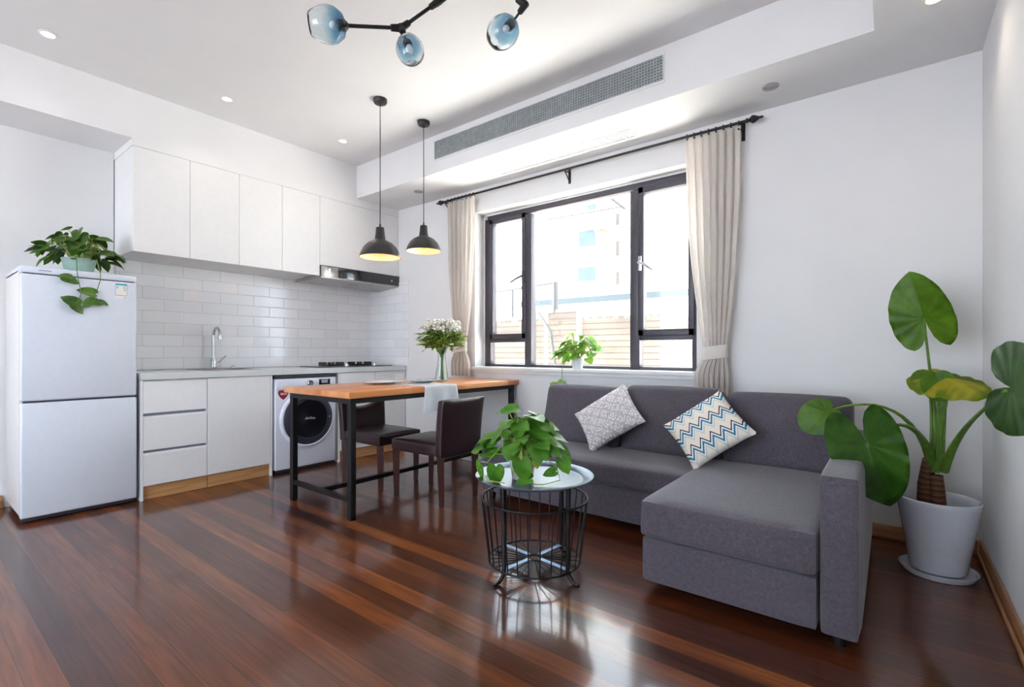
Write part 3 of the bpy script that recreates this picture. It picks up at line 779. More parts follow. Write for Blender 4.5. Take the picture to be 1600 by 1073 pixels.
globe(G2, (at(646, 92, 2.20)-G2), .15, .064, [(.02, 0), (.05, .01), (.074, .04), (.082, .075), (.074, .115), (.05, .146), (.02, .156)])
globe(G3, (at(776, 60, 2.45)-G3), .165, .078, [(.02, 0), (.05, .01), (.074, .04), (.082, .075), (.076, .115), (.058, .146), (.03, .156)])

# ------------------------------------------------------------------ curtains
YC = 3.49
cr = thing('curtain_rod', (-2.15, YC, 2.595), 'black wrought iron curtain rod with pointed finials above the window', 'curtain rod')
RZ = 2.603
MB().cyl((-3.60, YC, RZ), (-.76, YC, RZ), .0095, n=14).build('rod', 'black_wrought', cr)
for x0, d in ((-3.60, -1), (-.76, 1)):
    pr = [(.0095, 0), (.016, .004), (.016, .012), (.009, .018), (.012, .024), (.026, .04), (.022, .056), (.010, .078), (.006, .086), (.009, .094), (.002, .108)]
    MB().lathe(pr, (x0, YC, RZ), 18, Matrix.Rotation(d*PI/2, 4, 'Y')).build('finial', 'black_wrought', cr)
for x in (-3.575, -2.153, -.79):
    b = MB().tube([(x, YB-.001, RZ-.005), (x, YC+.012, RZ-.012), (x, YC, RZ-.018), (x, YC-.016, RZ-.006)], .006, 8)
    b.tube([(x, YB-.004, RZ-.09), (x, YC+.04, RZ-.055), (x, YC+.004, RZ-.02)], .005, 8)
    b.box(x-.012, x+.012, YB-.006, YB-.0005, RZ-.1, RZ+.03, .002)
    if x > -1: b.tube([(x+.01, YC-.01, RZ-.02), (x+.014, YC-.014, RZ-.045), (x+.0, YC-.016, RZ-.056), (x-.014, YC-.016, RZ-.044)], .0055, 8)
    b.build('bracket', 'black_wrought', cr)
def curtain(xa, xb, ta, tb, za, zb, zt, zbot, label, nf, ring_n, seed):
    """xa..xb top edge, ta..tb gathered width at the tie, zbot hem with its own flare"""
    r_ = random.Random(seed)
    t = thing('curtain', ((xa+xb)/2, YC, zbot), label, 'curtain', 'beige curtains on the iron rod')
    NU, NV = nf*16, 44; rows = []
    ph = [r_.uniform(-.5, .5) for _ in range(nf+1)]
    ztop = RZ-.026
    for j in range(NV+1):
        z = ztop+(zbot-ztop)*j/NV
        if z > zt:
            k = (ztop-z)/(ztop-zt); e = k**2.2
            a = xa+(ta-xa)*e; b = xb+(tb-xb)*e; amp = .019*(1-.2*k)
        else:
            k = min(1, (zt-z)/.16); k2 = k*k*(3-2*k)
            a = ta+(za-ta)*k2; b = tb+(zb-tb)*k2; amp = .02+.012*k2
        row = []
        for i in range(NU+1):
            u = i/NU; f = u*nf
            wv = sin(2*PI*f+ph[min(nf, int(f))]*.5)+.35*sin(4*PI*f+1.3*k+seed)
            y = YC+amp*wv*(.75+.25*sin(3*u+seed))+.004*sin(9*z+7*u)
            x = a+(b-a)*u+.006*cos(2*PI*f+1)*(1 if z > zt else 1.5)
            row.append(Vector((x, min(y, YB-.02), z)))
        rows.append(row)
    mb = MB(); mb.ring_surface(rows, closed_u=False)
    bmesh.ops.solidify(mb.bm, geom=mb.bm.faces[:], thickness=.003)
    mb.build('cloth', 'curtain_cloth', t, sharp=60)
    tie = MB(); cxm, hw = (ta+tb)/2, (tb-ta)/2+.008
    rings = []
    for z, s_ in ((zt+.045, 1.0), (zt+.04, 1.03), (zt-.04, 1.03), (zt-.045, 1.0)):
        rings.append([Vector((cxm+hw*s_*cos(2*PI*k/36)*(1 if abs(cos(2*PI*k/36)) < .9 else 1), YC+.044*s_*sin(2*PI*k/36), z+.012*cos(2*PI*k/36))) for k in range(36)])
    tie.ring_surface(rings, True, False, False)
    tie.build('tieback', 'curtain_cloth', t)
    for k in range(ring_n):
        x = xa+.012+(xb-xa-.024)*k/(ring_n-1)
        MB().tube([(x, YC+.017*cos(2*PI*q/16), RZ-.006+.019*sin(2*PI*q/16)) for q in range(16)], .0032, 6, closed=True).build('ring', 'black_wrought', t)
curtain(-3.545, -3.175, -3.44, -3.29, -3.49, -3.24, 1.12, .845, 'beige curtain tied back left of the window behind the flowers', 6, 8, 1)
curtain(-1.155, -.79, -1.03, -.88, -1.10, -.865, 1.075, .30, 'beige curtain tied back right of the window behind the sofa', 7, 8, 5)

# ------------------------------------------------------------------ dining table
tb = thing('dining_table', (-3.09, 2.67, 0), 'high wooden table on a black steel frame against the window wall', 'table')
TX0, TX1, TY0, TY1, TZ = -3.50, -2.68, 1.785, 3.545, .825
MB().box(TX0, TX1, TY0, TY1, TZ-.042, TZ, .004).build('tabletop', 'table_wood', tb)
mb = MB().box(TX0+.03, TX0+.07, TY0+.03, TY1-.03, TZ-.078, TZ-.042).box(TX1-.07, TX1-.03, TY0+.03, TY1-.03, TZ-.078, TZ-.042).box(TX0+.07, TX1-.07, TY0+.03, TY0+.07, TZ-.078, TZ-.042).box(TX0+.07, TX1-.07, TY1-.07, TY1-.03, TZ-.078, TZ-.042)
mb.build('top_frame', 'black_metal', tb)
for x in (TX0+.03, TX1-.07):
    for y in (TY0+.03, TY1-.07): MB().box(x, x+.04, y, y+.04, .002, TZ-.078, .002, 1).build('leg', 'black_metal', tb)
for y in (TY0+.035, TY1-.065): MB().box(TX0+.07, TX1-.07, y, y+.03, .115, .145).build('cross_rail', 'black_metal', tb)
MB().box(-3.105, -3.075, TY0+.065, TY1-.065, .115, .145).build('long_rail', 'black_metal', tb)
MB().lathe([(.006, 0), (.005, .003), (0, .004)], (TX0+.05, TY0+.03, TZ-.06), 12, Matrix.Rotation(PI/2, 4, 'X')).build('screw', 'chrome', tb)

# ------------------------------------------------------------------ chairs
def chair(cx, cy, rz, label, scoop=0.0, top=.745):
    """seat centre at cx, cy; the backrest is on the local +x side"""
    t = thing('dining_chair', (cx, cy, 0), label, 'chair', 'dark leather dining chairs')
    t.rotation_euler = (0, 0, rz); o = Vector((cx, cy, 0))
    W = .215
    def P(mb): bmesh.ops.translate(mb.bm, verts=mb.bm.verts[:], vec=o); return mb
    P(MB().rbox(-.26, .21, -W, W, .345, .435, .018, (0, 0, .012), 10)).build('seat', 'leather', t)
    def lean(p):
        q = p.copy(); k = (p.z-.34)/.4; q.x += .035*k*k
        q.y *= 1+.05*k
        q.z -= scoop*(1-(q.y/W)**2)*max(0, k)
        q.x += .012*(1-(p.y/W)**2)
        return q
    P(MB().rbox(.20, .262, -W, W, .34, top, .016, (.008, 0, 0), 12, fn=lean)).build('backrest', 'leather', t)
    for sy in (-1, 1):
        P(MB().tube([(-.235, sy*(W-.03), .35), (-.235, sy*(W-.035), .002)], [.036, .025], 4)).build('leg', 'chair_wood', t)
        P(MB().tube([(.225, sy*(W-.03), .345), (.232, sy*(W-.035), .002)], [.036, .025], 4)).build('leg', 'chair_wood', t)
    return t
chair(-2.715, 2.555, math.radians(2), 'dark brown leather chair with its back to the sofa side of the table')
chair(-3.375, 2.545, PI+math.radians(1), 'dark brown leather chair on the kitchen side of the table, backrest towards the washing machine', scoop=.09, top=.685)

# ------------------------------------------------------------------ things on the table
pl = MB().lathe([(0, .8262), (.07, .8262), (.075, .829), (.12, .836), (.146, .842), (.147, .8445), (.12, .840), (.075, .833), (0, .832)], (-3.2, 2.43, 0), 44)
tag(pl.build('plate', 'china'), 'large plain white plate on the table left of the grey patterned plate', 'plate')
nz = thing('table_napkin', (-2.8, 2.57, .825), 'white cloth napkin hanging over the long front edge of the table', 'napkin')
NY0, NY1 = 2.405, 2.735
prof = [(-3.16, .8285), (-3.05, .8287), (-2.9, .829), (-2.8, .829), (-2.70, .829), (-2.678, .8275), (-2.672, .818), (-2.671, .79), (-2.668, .74), (-2.662, .69), (-2.655, .632)]
rows = []
for i, (x, z) in enumerate(prof):
    row = []
    for k in range(25):
        u = k/24; dz = max(0, .82-z); y = NY0+(NY1-NY0)*u+(-.05*dz/.19*(1-u))
        row.append(Vector((x+.010*sin(u*13+1)*min(1, dz/.12)+.008*min(1, dz/.1), y, z+(.0007*sin(u*20+i) if z > .82 else .006*sin(u*5)*dz/.19))))
    rows.append(row)
mb = MB(); mb.ring_surface(rows, closed_u=False); bmesh.ops.solidify(mb.bm, geom=mb.bm.faces[:], thickness=.002)
mb.build('cloth', 'napkin_cloth', nz, sharp=80)
PZ = .0058
pl = MB().lathe([(0, .8262+PZ), (.055, .8262+PZ), (.06, .829+PZ), (.095, .837+PZ), (.112, .844+PZ), (.112, .847+PZ), (.095, .841+PZ), (.06, .833+PZ), (0, .832+PZ)], (-2.99, 2.68, 0), 40)
tag(pl.build('plate', 'china_grey'), 'smaller grey patterned plate on the white napkin', 'plate')
VX, VY = -3.08, 2.965
va = thing('glass_vase', (VX, VY, .825), 'clear waisted glass vase of white flowers on the table by the curtain', 'vase')
out = [(.0, .8255), (.05, .8255), (.055, .832), (.054, .88), (.042, .96), (.034, 1.02), (.034, 1.06), (.046, 1.10), (.058, 1.13)]
inn = [(.055, 1.13), (.043, 1.10), (.031, 1.06), (.031, 1.02), (.039, .96), (.050, .88), (.050, .838), (0, .836)]
MB().lathe(out+inn, (VX, VY, 0), 36).build('glass', 'vase_glass', va, sharp=60)
fl = thing('flower_bouquet', (VX, VY, .84), 'bunch of small white flowers and green leaves in the glass vase', 'flowers')
r_ = random.Random(3); mb = MB(); hd = []
for k in range(34):
    a = r_.uniform(0, 2*PI); rr = .165*math.sqrt(r_.uniform(.0, 1)); zt_ = 1.27-.9*rr*rr+r_.uniform(-.03, .03)+.02
    e = Vector((VX+rr*cos(a), VY+rr*sin(a)*.9, zt_)); hd.append(e)
    b = Vector((VX+.018*cos(a+2), VY+.018*sin(a+2), .845)); m_ = Vector((VX+.014*cos(a), VY+.014*sin(a), 1.05))
    mb.tube([b, m_, m_*.45+e*.55+Vector((0, 0, .02)), e], .0022, 5)
mb.build('stems', 'stem_green', fl)
mb = MB(); POTH = [(0, 1), (15, .85), (30, .66), (60, .5), (90, .45), (120, .43), (150, .36), (168, .2), (180, .08)]
NARROW = [(0, 1), (10, .8), (25, .45), (60, .24), (90, .2), (130, .18), (180, .05)]
for e in hd:
    for q in range(14):
        p = e+Vector((r_.uniform(-.045, .045), r_.uniform(-.045, .045), r_.uniform(-.15, -.035)))
        dr_ = Vector((p.x-VX+r_.uniform(-.1, .1), p.y-VY+r_.uniform(-.1, .1), r_.uniform(-.05, .12)))
        mb.leaf(p, dr_, (r_.uniform(-.5, .5), r_.uniform(-.5, .5), 1), r_.uniform(.04, .075), NARROW, .2, .3, 0, 9, 2)
mb.build('foliage', 'leaf_bouquet', fl)
mb = MB()
for e in hd:
    for q in range(9):
        p = e+Vector((r_.uniform(-.045, .045), r_.uniform(-.045, .045), r_.uniform(.0, .045)))
        for j in range(6):
            a = 2*PI*j/6+q
            mb.leaf(p, (cos(a), sin(a), .55), (0, 0, 1), .026, NARROW[:1]+[(30, .8), (60, .6), (120, .4), (180, .1)], .2, .3, 0, 7, 2)
        mb.sphere(p+Vector((0, 0, .004)), .011, 5)
mb.build('blossoms', 'petal_white', fl)

# ------------------------------------------------------------------ sofa
so = thing('corner_sofa', (-1.25, 2.9, 0), 'charcoal grey fabric corner sofa with a chaise under the window', 'sofa')
SXL, SXR = -2.39, -.215
MB().rbox(SXL, -.89, 2.71, 3.46, .06, .262, .014, n=8).build('seat_base', 'sofa_fabric', so)
MB().rbox(-.892, SXR, 2.10, 3.46, .05, .248, .014, n=8).build('chaise_base', 'sofa_fabric', so)
MB().rbox(SXL, -.888, 2.69, 3.40, .264, .405, .032, (0, .006, .012), 12).build('seat_cushion', 'sofa_fabric', so)
MB().rbox(-.90, SXR+.004, 2.085, 3.40, .25, .417, .026, (0, .008, .012), 14).build('chaise_cushion', 'sofa_fabric', so)
MB().rbox(-.213, -.085, 2.10, 3.48, .045, .634, .022, (.004, .004, .003), 12).build('armrest', 'sofa_fabric', so)
Rb = lambda y: Matrix.Translation((0, y, .40)) @ Matrix.Rotation(math.radians(-14), 4, 'X') @ Matrix.Translation((0, -y, -.40))
for x0, x1, z1, zl in ((-2.145, -1.505, .848, 0), (-1.483, -.838, .870, 0), (-.814, -.165, .855, 0)):
    def slant(p, x0=x0): 
        q = p.copy()
        if x0 < -2: q.x += -.05*max(0, (.66-p.z))*(x0+.3 > p.x)
        return q
    MB().rbox(x0, x1, 3.10, 3.27, .405, z1, .045, (.006, .028, .008), 14, mat=Rb(3.10), fn=slant).build('back_cushion', 'sofa_fabric', so)
MB().rbox(-2.17, SXR, 3.38, 3.445, .26, .72, .02, n=8).build('back_frame', 'sofa_fabric', so)
for x, y in ((-2.33, 2.76), (-2.33, 3.42), (-.80, 2.55), (-.15, 2.17), (-.15, 3.42), (-1.0, 2.78)):
    MB().cyl((x, y, .001), (x, y, .062), .022, .026, 16).build('leg', 'black_metal', so)

def throw_pillow(corners, lab, mat, thick, name='throw_pillow'):
    T, Rr, B, Lf = [Vector(c) for c in corners]
    sx = ((T-Lf).length+(Rr-B).length)/2; sy = ((B-Lf).length+(Rr-T).length)/2
    c = (T+Rr+B+Lf)/4; ex = ((T-Lf)+(Rr-B)).normalized(); ey = ((B-Lf)+(Rr-T)); ey = (ey-ex*ey.dot(ex)).normalized(); ez = ex.cross(ey)
    if ez.y > 0: ez = -ez
    mb = MB(); N = 20; top, bot = [], []
    for j in range(N+1):
        rt, rb = [], []
        for i in range(N+1):
            u = -1+2*i/N; v = -1+2*j/N
            e = (max(0, 1-u*u))**.42*(max(0, 1-v*v))**.42
            x = u*(1-.075*(1-v*v)*abs(u)**3)*sx*.54; y = v*(1-.075*(1-u*u)*abs(v)**3)*sy*.54
            dz = .004*sin(7*u+2)*sin(6*v)
            rt.append(Vector((x, y, thick/2*e+dz*e))); rb.append(Vector((x, y, -thick/2*e-.0015)))
        top.append(rt); bot.append(rb)
    mb.ring_surface(top, closed_u=False); mb.ring_surface(bot, closed_u=False)
    bmesh.ops.remove_doubles(mb.bm, verts=mb.bm.verts[:], dist=.0035)
    o = mb.build(name, mat, sharp=70)
    m = Matrix((ex, ey, ex.cross(ey))).transposed().to_4x4(); m.translation = c
    o.matrix_world = m
    return tag(o, lab, 'pillow')
throw_pillow([at_y(966, 604, 3.15), at_y(1014, 656, 3.05), at_y(930, 696, 2.94), at_y(897, 655, 3.05)],
             'pale grey throw pillow with a lace-like lattice print on the sofa', 'lattice_cloth', .13)
throw_pillow([at_y(1115, 619, 3.12), at_y(1187, 671, 2.99), at_y(1095, 723, 2.87), at_y(1033, 672, 2.97)],
             'cream throw pillow with blue and purple zigzag stripes on the sofa', 'zigzag_cloth', .13)

# ------------------------------------------------------------------ tray table
TC = Vector((-1.404, 1.986, 0))
tt = thing('tray_table', TC, 'round grey metal tray table on a black wire basket base', 'side table')
MB().lathe([(0, .449), (.245, .449), (.262, .462), (.292, .468), (.294, .471), (.292, .4735), (.258, .468), (.242, .456), (0, .456)], TC, 64).build('tray', 'tray_metal', tt)
RT, RB_, ZT_, ZB_ = .262, .226, .36, .055
mb = MB()
for R_, z in ((RT, ZT_), (RB_, ZB_), (.035, ZB_)):
    mb.tube([TC+Vector((R_*cos(2*PI*k/48), R_*sin(2*PI*k/48), z)) for k in range(48)], .0055, 8, closed=True)
for k in range(28):
    a = 2*PI*k/28+.05
    c_, s_ = cos(a), sin(a)
    mb.tube([TC+Vector((RT*c_, RT*s_, ZT_)), TC+Vector((RB_*c_, RB_*s_, ZB_)), TC+Vector((.035*c_, .035*s_, ZB_))], .0033, 6)
mb.build('wire_basket', 'black_metal', tt)
A0 = math.radians(37.9+45)
for k in range(4):
    a = A0+k*PI/2; c_, s_ = cos(a), sin(a)
    def Q(r, z): return TC+Vector((r*c_, r*s_, z))
    mb = MB()
    pts = [Q(.215, .450), Q(.21, .06), Q(.218, .035), Q(.24, .012), Q(.262, .006), Q(.275, .0065)]
    mb.tube(pts, [.0115, .0105, .010, .009, .0075, .006], 8)
    mb.build('leg', 'black_metal', tt)
    MB().box(.04, .205, -.012, .012, .058, .062, mat=Matrix.Translation(TC) @ Matrix.Rotation(a, 4, 'Z')).build('base_slat', 'slat_blue', tt)

# ------------------------------------------------------------------ trailing pothos plants
def pothos(name, c, z0, pot_r0, pot_r1, pot_h, potmat, leafmat, label, n, spread, height, seed, leafL=(.06, .1), vines=(), squash=(1, 1), extra=None, droop_n=.35, lift=0):
    r_ = random.Random(seed)
    t = thing(name, (c[0], c[1], z0), label, 'potted plant')
    cx, cy = c
    MB().lathe([(0, z0+.001), (pot_r0, z0+.001), (pot_r1, z0+pot_h), (pot_r1+.004, z0+pot_h+.004), (pot_r1-.004, z0+pot_h), (pot_r0-.003, z0+.012)], (cx, cy, 0), 36).build('pot', potmat, t)
    MB().lathe([(0, z0+pot_h*.86), (pot_r1-.006, z0+pot_h*.86)], (cx, cy, 0), 24).build('soil', 'soil', t)
    lf, st = MB(), MB(); top = z0+pot_h
    for k in range(n):
        a = r_.uniform(0, 2*PI); q = math.sqrt(r_.uniform(.02, 1))
        low = r_.random() < droop_n
        rr = spread*(q if not low else r_.uniform(.65, 1.05))
        hz = height*(1-.75*q*q)*r_.uniform(.55, 1.05) if not low else r_.uniform(-.04, .3)*height
        e = Vector((cx+rr*cos(a)*squash[0], cy+rr*sin(a)*squash[1], max(z0+.025, top+hz+lift)))
        b = Vector((cx+.4*pot_r1*cos(a+.4), cy+.4*pot_r1*sin(a+.4), z0+pot_h*.84))
        m_ = b*.5+e*.5+Vector((0, 0, .06+max(0, -hz)*.6+.05*q))
        m_.z = max(m_.z, top+.015)
        st.tube([b, b*.6+m_*.4+Vector((0, 0, .012)), m_, e], [.0032, .003, .0028, .002], 6)
        L = r_.uniform(*leafL)
        tip = Vector((cos(a)+r_.uniform(-.5, .5), sin(a)+r_.uniform(-.5, .5), r_.uniform(-.9, .25)))
        nrm = Vector((cos(a)*.5+r_.uniform(-.35, .35), sin(a)*.5+r_.uniform(-.35, .35)-.25, .8))
        if extra: e, tip = extra(e, tip, L)
        lf.leaf(e, tip, nrm, L, POTH, r_.uniform(.1, .35), r_.uniform(.15, .5), .008, 17, 3)
    lf.build('foliage', leafmat, t, sharp=80, recalc=False); st.build('stems', 'stem_pale', t)
    for vn in vines:
        v = MB(); pts = [Vector(p) for p in vn['pts']]
        v.tube(pts, .0028, 6); vo = v.build('vine', vn.get('mat', 'stem_green'), t)
        lf = MB()
        for (p, tip, nrm, L) in vn['leaves']: lf.leaf(p, tip, nrm, L, POTH, .2, .3, .008, 17, 3)
        lf.build('vine_leaves', leafmat, vo, sharp=80, recalc=False)
    return t
# on the fridge, trailing over the door
fz = 1.623
def keep_fridge(e, tip, L):
    e.x = max(e.x, XN+.12); e.y = min(e.y, 1.0)
    if e.z < fz+.04: e.z = fz+.04
    return e, tip
fv = FX+.02
pothos('potted_vine', (-4.50, .835), fz, .075, .095, .10, 'pot_green', 'leaf_pothos_dark', 'trailing green vine in a pale green pot on top of the fridge', 62, .185, .235, 11, (.065, .11),
       vines=[dict(pts=[(-4.44, .80, fz+.1), (-4.33, .79, fz+.09), (fv, .78, fz-.01), (fv+.002, .785, 1.56), (fv+.006, .80, 1.47), (fv+.006, .79, 1.43), (fv+.006, .765, 1.385)],
                   leaves=[((fv+.004, .775, 1.40), (0, -.9, .55), (1, 0, .3), .085), ((fv+.006, .765, 1.385), (.1, .5, -.5), (1, .1, .4), .07), ((fv+.012, .74, 1.57), (.1, -.9, .1), (.8, 0, .7), .06), ((fv+.012, .72, 1.56), (.2, .9, -.3), (1, 0, .5), .075)]),
              dict(pts=[(-4.44, .88, fz+.1), (-4.33, .895, fz+.09), (fv, .90, fz-.005), (fv+.004, .90, 1.57), (fv+.006, .88, 1.49), (fv+.008, .845, 1.42)],
                   leaves=[((fv+.008, .86, 1.475), (0, -.9, .3), (1, 0, .6), .085), ((fv+.008, .845, 1.42), (.1, -.5, -.6), (1, 0, .5), .06), ((fv+.008, .85, 1.42), (.1, .8, -.1), (1, 0, .5), .07), ((fv+.008, .90, 1.42), (.1, .9, -.3), (1, 0, .9), .05)])],
       extra=keep_fridge, squash=(.75, 1.1))
# on the tray table
tz = .4565
def tray_fit(e, tip, L):
    d = e-Vector((-1.437, 1.93, 0)); f = .6*d.x-.8*d.y
    if f > .05: e.z = max(e.z, tz+.19)
    e.z = max(e.z, tz+.12)
    tip.z = tip.z*.7+.1
    return e, tip
pothos('potted_pothos', (-1.437, 1.93), tz, .05, .068, .105, 'pot_cream', 'leaf_pothos', 'bushy trailing pothos in a cream pot on the round tray table', 60, .165, .25, 23, (.065, .11), droop_n=.1, extra=tray_fit,
       vines=[dict(mat='stem_pale', pts=[(-1.40, 1.92, tz+.11), (-1.33, 1.93, tz+.13), (-1.26, 1.96, tz+.08), (-1.23, 1.95, tz+.02), (-1.27, 1.88, tz+.008), (-1.31, 1.85, tz+.008)],
                   leaves=[((-1.23, 1.97, tz+.11), (.3, .1, -.8), (.3, -.9, .3), .075), ((-1.25, 1.93, tz+.06), (-.5, -.3, -.1), (.2, -.7, .7), .06), ((-1.33, 1.84, tz+.03), (-.6, -.3, -.1), (.1, -.6, .8), .075)]),
              dict(mat='stem_pale', pts=[(-1.47, 1.90, tz+.11), (-1.52, 1.82, tz+.13), (-1.55, 1.75, tz+.06), (-1.50, 1.735, tz+.02), (-1.42, 1.77, tz+.012)],
                   leaves=[((-1.55, 1.75, tz+.075), (-.3, .2, -.9), (-.2, -.9, .4), .10), ((-1.47, 1.765, tz+.075), (-.15, .1, -.9), (.5, -.8, .3), .095), ((-1.345, 1.80, tz+.115), (.1, .1, -.9), (.4, -.9, .2), .10), ((-1.60, 1.79, tz+.14), (-.6, .2, .1), (.2, -.7, .7), .07)])])
MB().leaf((-1.335, 1.90, tz+.10), (.2, 0, -.8), (.4, -.9, .1), .035, POTH).build('yellow_leaf', 'yellow_leaf', [o for o in COL.objects if o.name.startswith('potted_pothos')][0], recalc=False)
# on the window sill
sz = .9355
pothos('sill_plant', (-2.10, 3.605), sz, .042, .055, .085, 'pot_white', 'leaf_sill', 'light green leafy plant in a small white pot on the window sill', 74, .125, .215, 31, (.05, .085),
       vines=[dict(pts=[(-2.13, 3.60, sz+.085), (-2.17, 3.54, sz+.09), (-2.19, 3.50, sz), (-2.195, 3.505, .87), (-2.215, 3.51, .80), (-2.27, 3.515, .72), (-2.30, 3.515, .60)],
                   leaves=[((-2.25, 3.505, .785), (-.7, -.1, .3), (-.1, -1, .4), .075), ((-2.285, 3.505, .735), (-.6, -.1, -.5), (.1, -1, .4), .085), ((-2.295, 3.505, .67), (.1, -.2, -.9), (.2, -1, .3), .075), ((-2.30, 3.505, .61), (-.2, -.2, -.9), (.2, -1, .3), .085), ((-2.215, 3.50, .83), (.6, -.1, -.5), (.1, -1, .4), .05)])],
       squash=(1.6, .42), droop_n=.3, extra=lambda e, tip, L: (Vector((e.x, min(e.y, 3.66), max(e.z, sz+.05))), Vector((tip.x, min(tip.y, .2)-.2, tip.z))))

# ------------------------------------------------------------------ tall potted plant
PX, PY = .178, 3.16
ap = thing('elephant_ear_plant', (PX, PY, 0), 'tall elephant ear plant in a glossy white floor pot in the corner', 'potted plant')
MB().lathe([(0, .022), (.104, .022), (.11, .03), (.157, .335), (.163, .35), (.163, .366), (.156, .37), (.149, .362), (.144, .33), (.1, .06)], (PX, PY, 0), 64).build('pot', 'pot_white', ap)
MB().lathe([(0, .002), (.135, .002), (.146, .018), (.151, .03), (.146, .031), (.135, .012), (.0, .010)], (PX, PY, 0), 64).build('saucer', 'pot_white', ap)
MB().lathe([(0, .30), (.08, .302), (.137, .295)], (PX, PY, 0), 40).build('soil', 'soil', ap)
b1 = PP(1446, 772, 3.17); b1.z = .295; b2 = PP(1466, 774, 3.15); b2.z = .295
t1 = PP(1451, 716, 3.17); t2 = PP(1463, 742, 3.15)
MB().tube([b1, b1*.5+t1*.5+Vector((-.004, 0, 0)), t1], [.036, .034, .024], 14).tube([b2, b2*.5+t2*.5, t2], [.034, .031, .026], 14).build('trunk', 'trunk_bark', ap)
ALO = [(0, 1.0), (12, .92), (25, .84), (45, .73), (65, .66), (90, .63), (115, .66), (135, .70), (150, .69), (160, .58), (168, .38), (174, .16), (180, .05)]
def big_leaf(base, pts, tip, normal, L, mat, fold, droop, ripple, wide, r0=.018, prof=None):
    s_ = MB(); n = len(pts); s_.tube(pts, [max(.0048, .0055+(r0-.0055)*(1-k/(n-1))**2.4) for k in range(n)], 8)
    so_ = s_.build('petiole', 'stem_green', ap)
    l_ = MB().leaf(base, tip, normal, L, prof or ALO, fold, droop, ripple, 61, 8, wide, 13)
    bmesh.ops.solidify(l_.bm, geom=l_.bm.faces[:], thickness=.0012)
    l_.build('leaf', mat, so_, sharp=80)
def bez(a, b, c, d, n=12):
    return [a*(1-t)**3+b*3*t*(1-t)**2+c*3*t*t*(1-t)+d*t**3 for t in (k/n for k in range(n+1))]
tocam = Vector((-.1, -1, .12))
# upright leaf at the top
RND = [(0, 1), (30, .93), (60, .8), (90, .64), (120, .48), (150, .34), (170, .2), (180, .1)]
B = PP(1444, 498, 3.16); st = PP(1461, 738, 3.15)
big_leaf(B, bez(st, PP(1467, 650, 3.18), PP(1450, 570, 3.22), B), PP(1421, 434, 3.13)-B, (-.42, -1, .1), .245, 'leaf_alocasia', .3, .12, .012, .84)
# folded yellowing leaf beneath it
B = PP(1470, 588, 3.12)
big_leaf(B, bez(PP(1468, 735, 3.14), PP(1474, 660, 3.16), PP(1482, 620, 3.16), B), PP(1540, 600, 2.94)-B, (.1, -.62, .62), .225, 'leaf_alocasia_yellow', -.38, .3, .022, .78)
# large leaf along the right wall
B = PP(1580, 606, 2.25)
big_leaf(B, bez(PP(1474, 735, 3.13), PP(1500, 660, 3.05), PP(1540, 640, 2.6), B+Vector((-.01, .02, -.01))), Vector((.10, -.42, -.04)), (-.97, -.28, .06), .24, 'leaf_alocasia_dark', .04, .08, .012, 1.0, .022)
# dark drooping leaf over the sofa arm
B = PP(1354, 694, 2.46)
big_leaf(B, bez(PP(1457, 725, 3.16), PP(1440, 655, 3.1), PP(1395, 645, 2.70), B), PP(1388, 790, 2.43)-B, (-.2, -.85, .5), .25, 'leaf_alocasia_dark', .48, .2, .016, .82, .024)
# small leaf reaching over the sofa back
B = PP(1293, 643, 2.94)
big_leaf(B, bez(PP(1452, 720, 3.17), PP(1425, 620, 3.1), PP(1345, 622, 3.0), B), PP(1250, 668, 2.9)-B, (.05, -1, .25), .15, 'leaf_alocasia', .1, .2, .015, .85, .014, RND)
# small leaf on the left of the folded one
B = PP(1450, 588, 3.17)
big_leaf(B, bez(PP(1455, 720, 3.16), PP(1458, 660, 3.18), PP(1454, 620, 3.18), B), PP(1428, 602, 3.15)-B, (-.2, -1, .3), .075, 'leaf_alocasia', .1, .2, .01, 1.0, .012, RND)
# dark hanging fold in the middle
B = PP(1464, 590, 3.10)
big_leaf(B, bez(PP(1464, 735, 3.14), PP(1468, 680, 3.14), PP(1466, 630, 3.13), B), PP(1470, 625, 3.08)-B, (.1, -1, .2), .115, 'leaf_alocasia', .25, .2, .01, .85, .012, RND)
# two bare inner stalks
mb = MB(); mb.tube(bez(PP(1463, 715, 3.15), PP(1467, 680, 3.15), PP(1474, 650, 3.14), PP(1482, 612, 3.1)), [.011-.0005*k for k in range(13)], 8)
mb.tube(bez(PP(1468, 720, 3.14), PP(1470, 670, 3.14), PP(1470, 640, 3.13), PP(1470, 600, 3.12)), [.011-.0005*k for k in range(13)], 8)
mb.build('petiole', 'stem_green', ap)

# ------------------------------------------------------------------ outside
struct('ground_outside', box(-30, 20, 3.9, 40, -.32, -.22), 'concrete_out')
struct('ground_rear', box(-30, 20, -25, YR-.25, -.32, -.22), 'bounce_paving')  # unseen rear paving, its grey picked to bounce neutral light indoors
fe = thing('garden_fence', (-3.5, 6.5, -.22), 'sunlit bamboo screen fence right outside the window', 'fence')
for x0, x1, zt_ in ((-7.2, -4.35, 1.62), (-3.72, -.6, 1.60)):
    mb = MB(); mb.box(x0, x1, 6.5, 6.54, -.22, zt_)
    mb.build('screen_panel', 'bamboo_screen', fe)
mb = MB(); mb.box(-4.30, -3.76, 6.45, 6.49, -.22, 1.70); mb.build('gate_panel', 'bamboo_screen', fe)
for x in (-4.33, -3.74, -5.5): MB().box(x-.03, x+.03, 6.44, 6.50, -.22, 1.72).build('post', 'facade_white', fe)
r_ = random.Random(9); mb = MB()
for k in range(150):
    x = r_.uniform(-7, -.7); mb.tube([(x, 6.51, 1.52), (x+r_.uniform(-.03, .03), 6.5, 1.64+r_.uniform(0, .13))], .008, 4)
mb.build('twig_tops', 'facade_pale', fe)
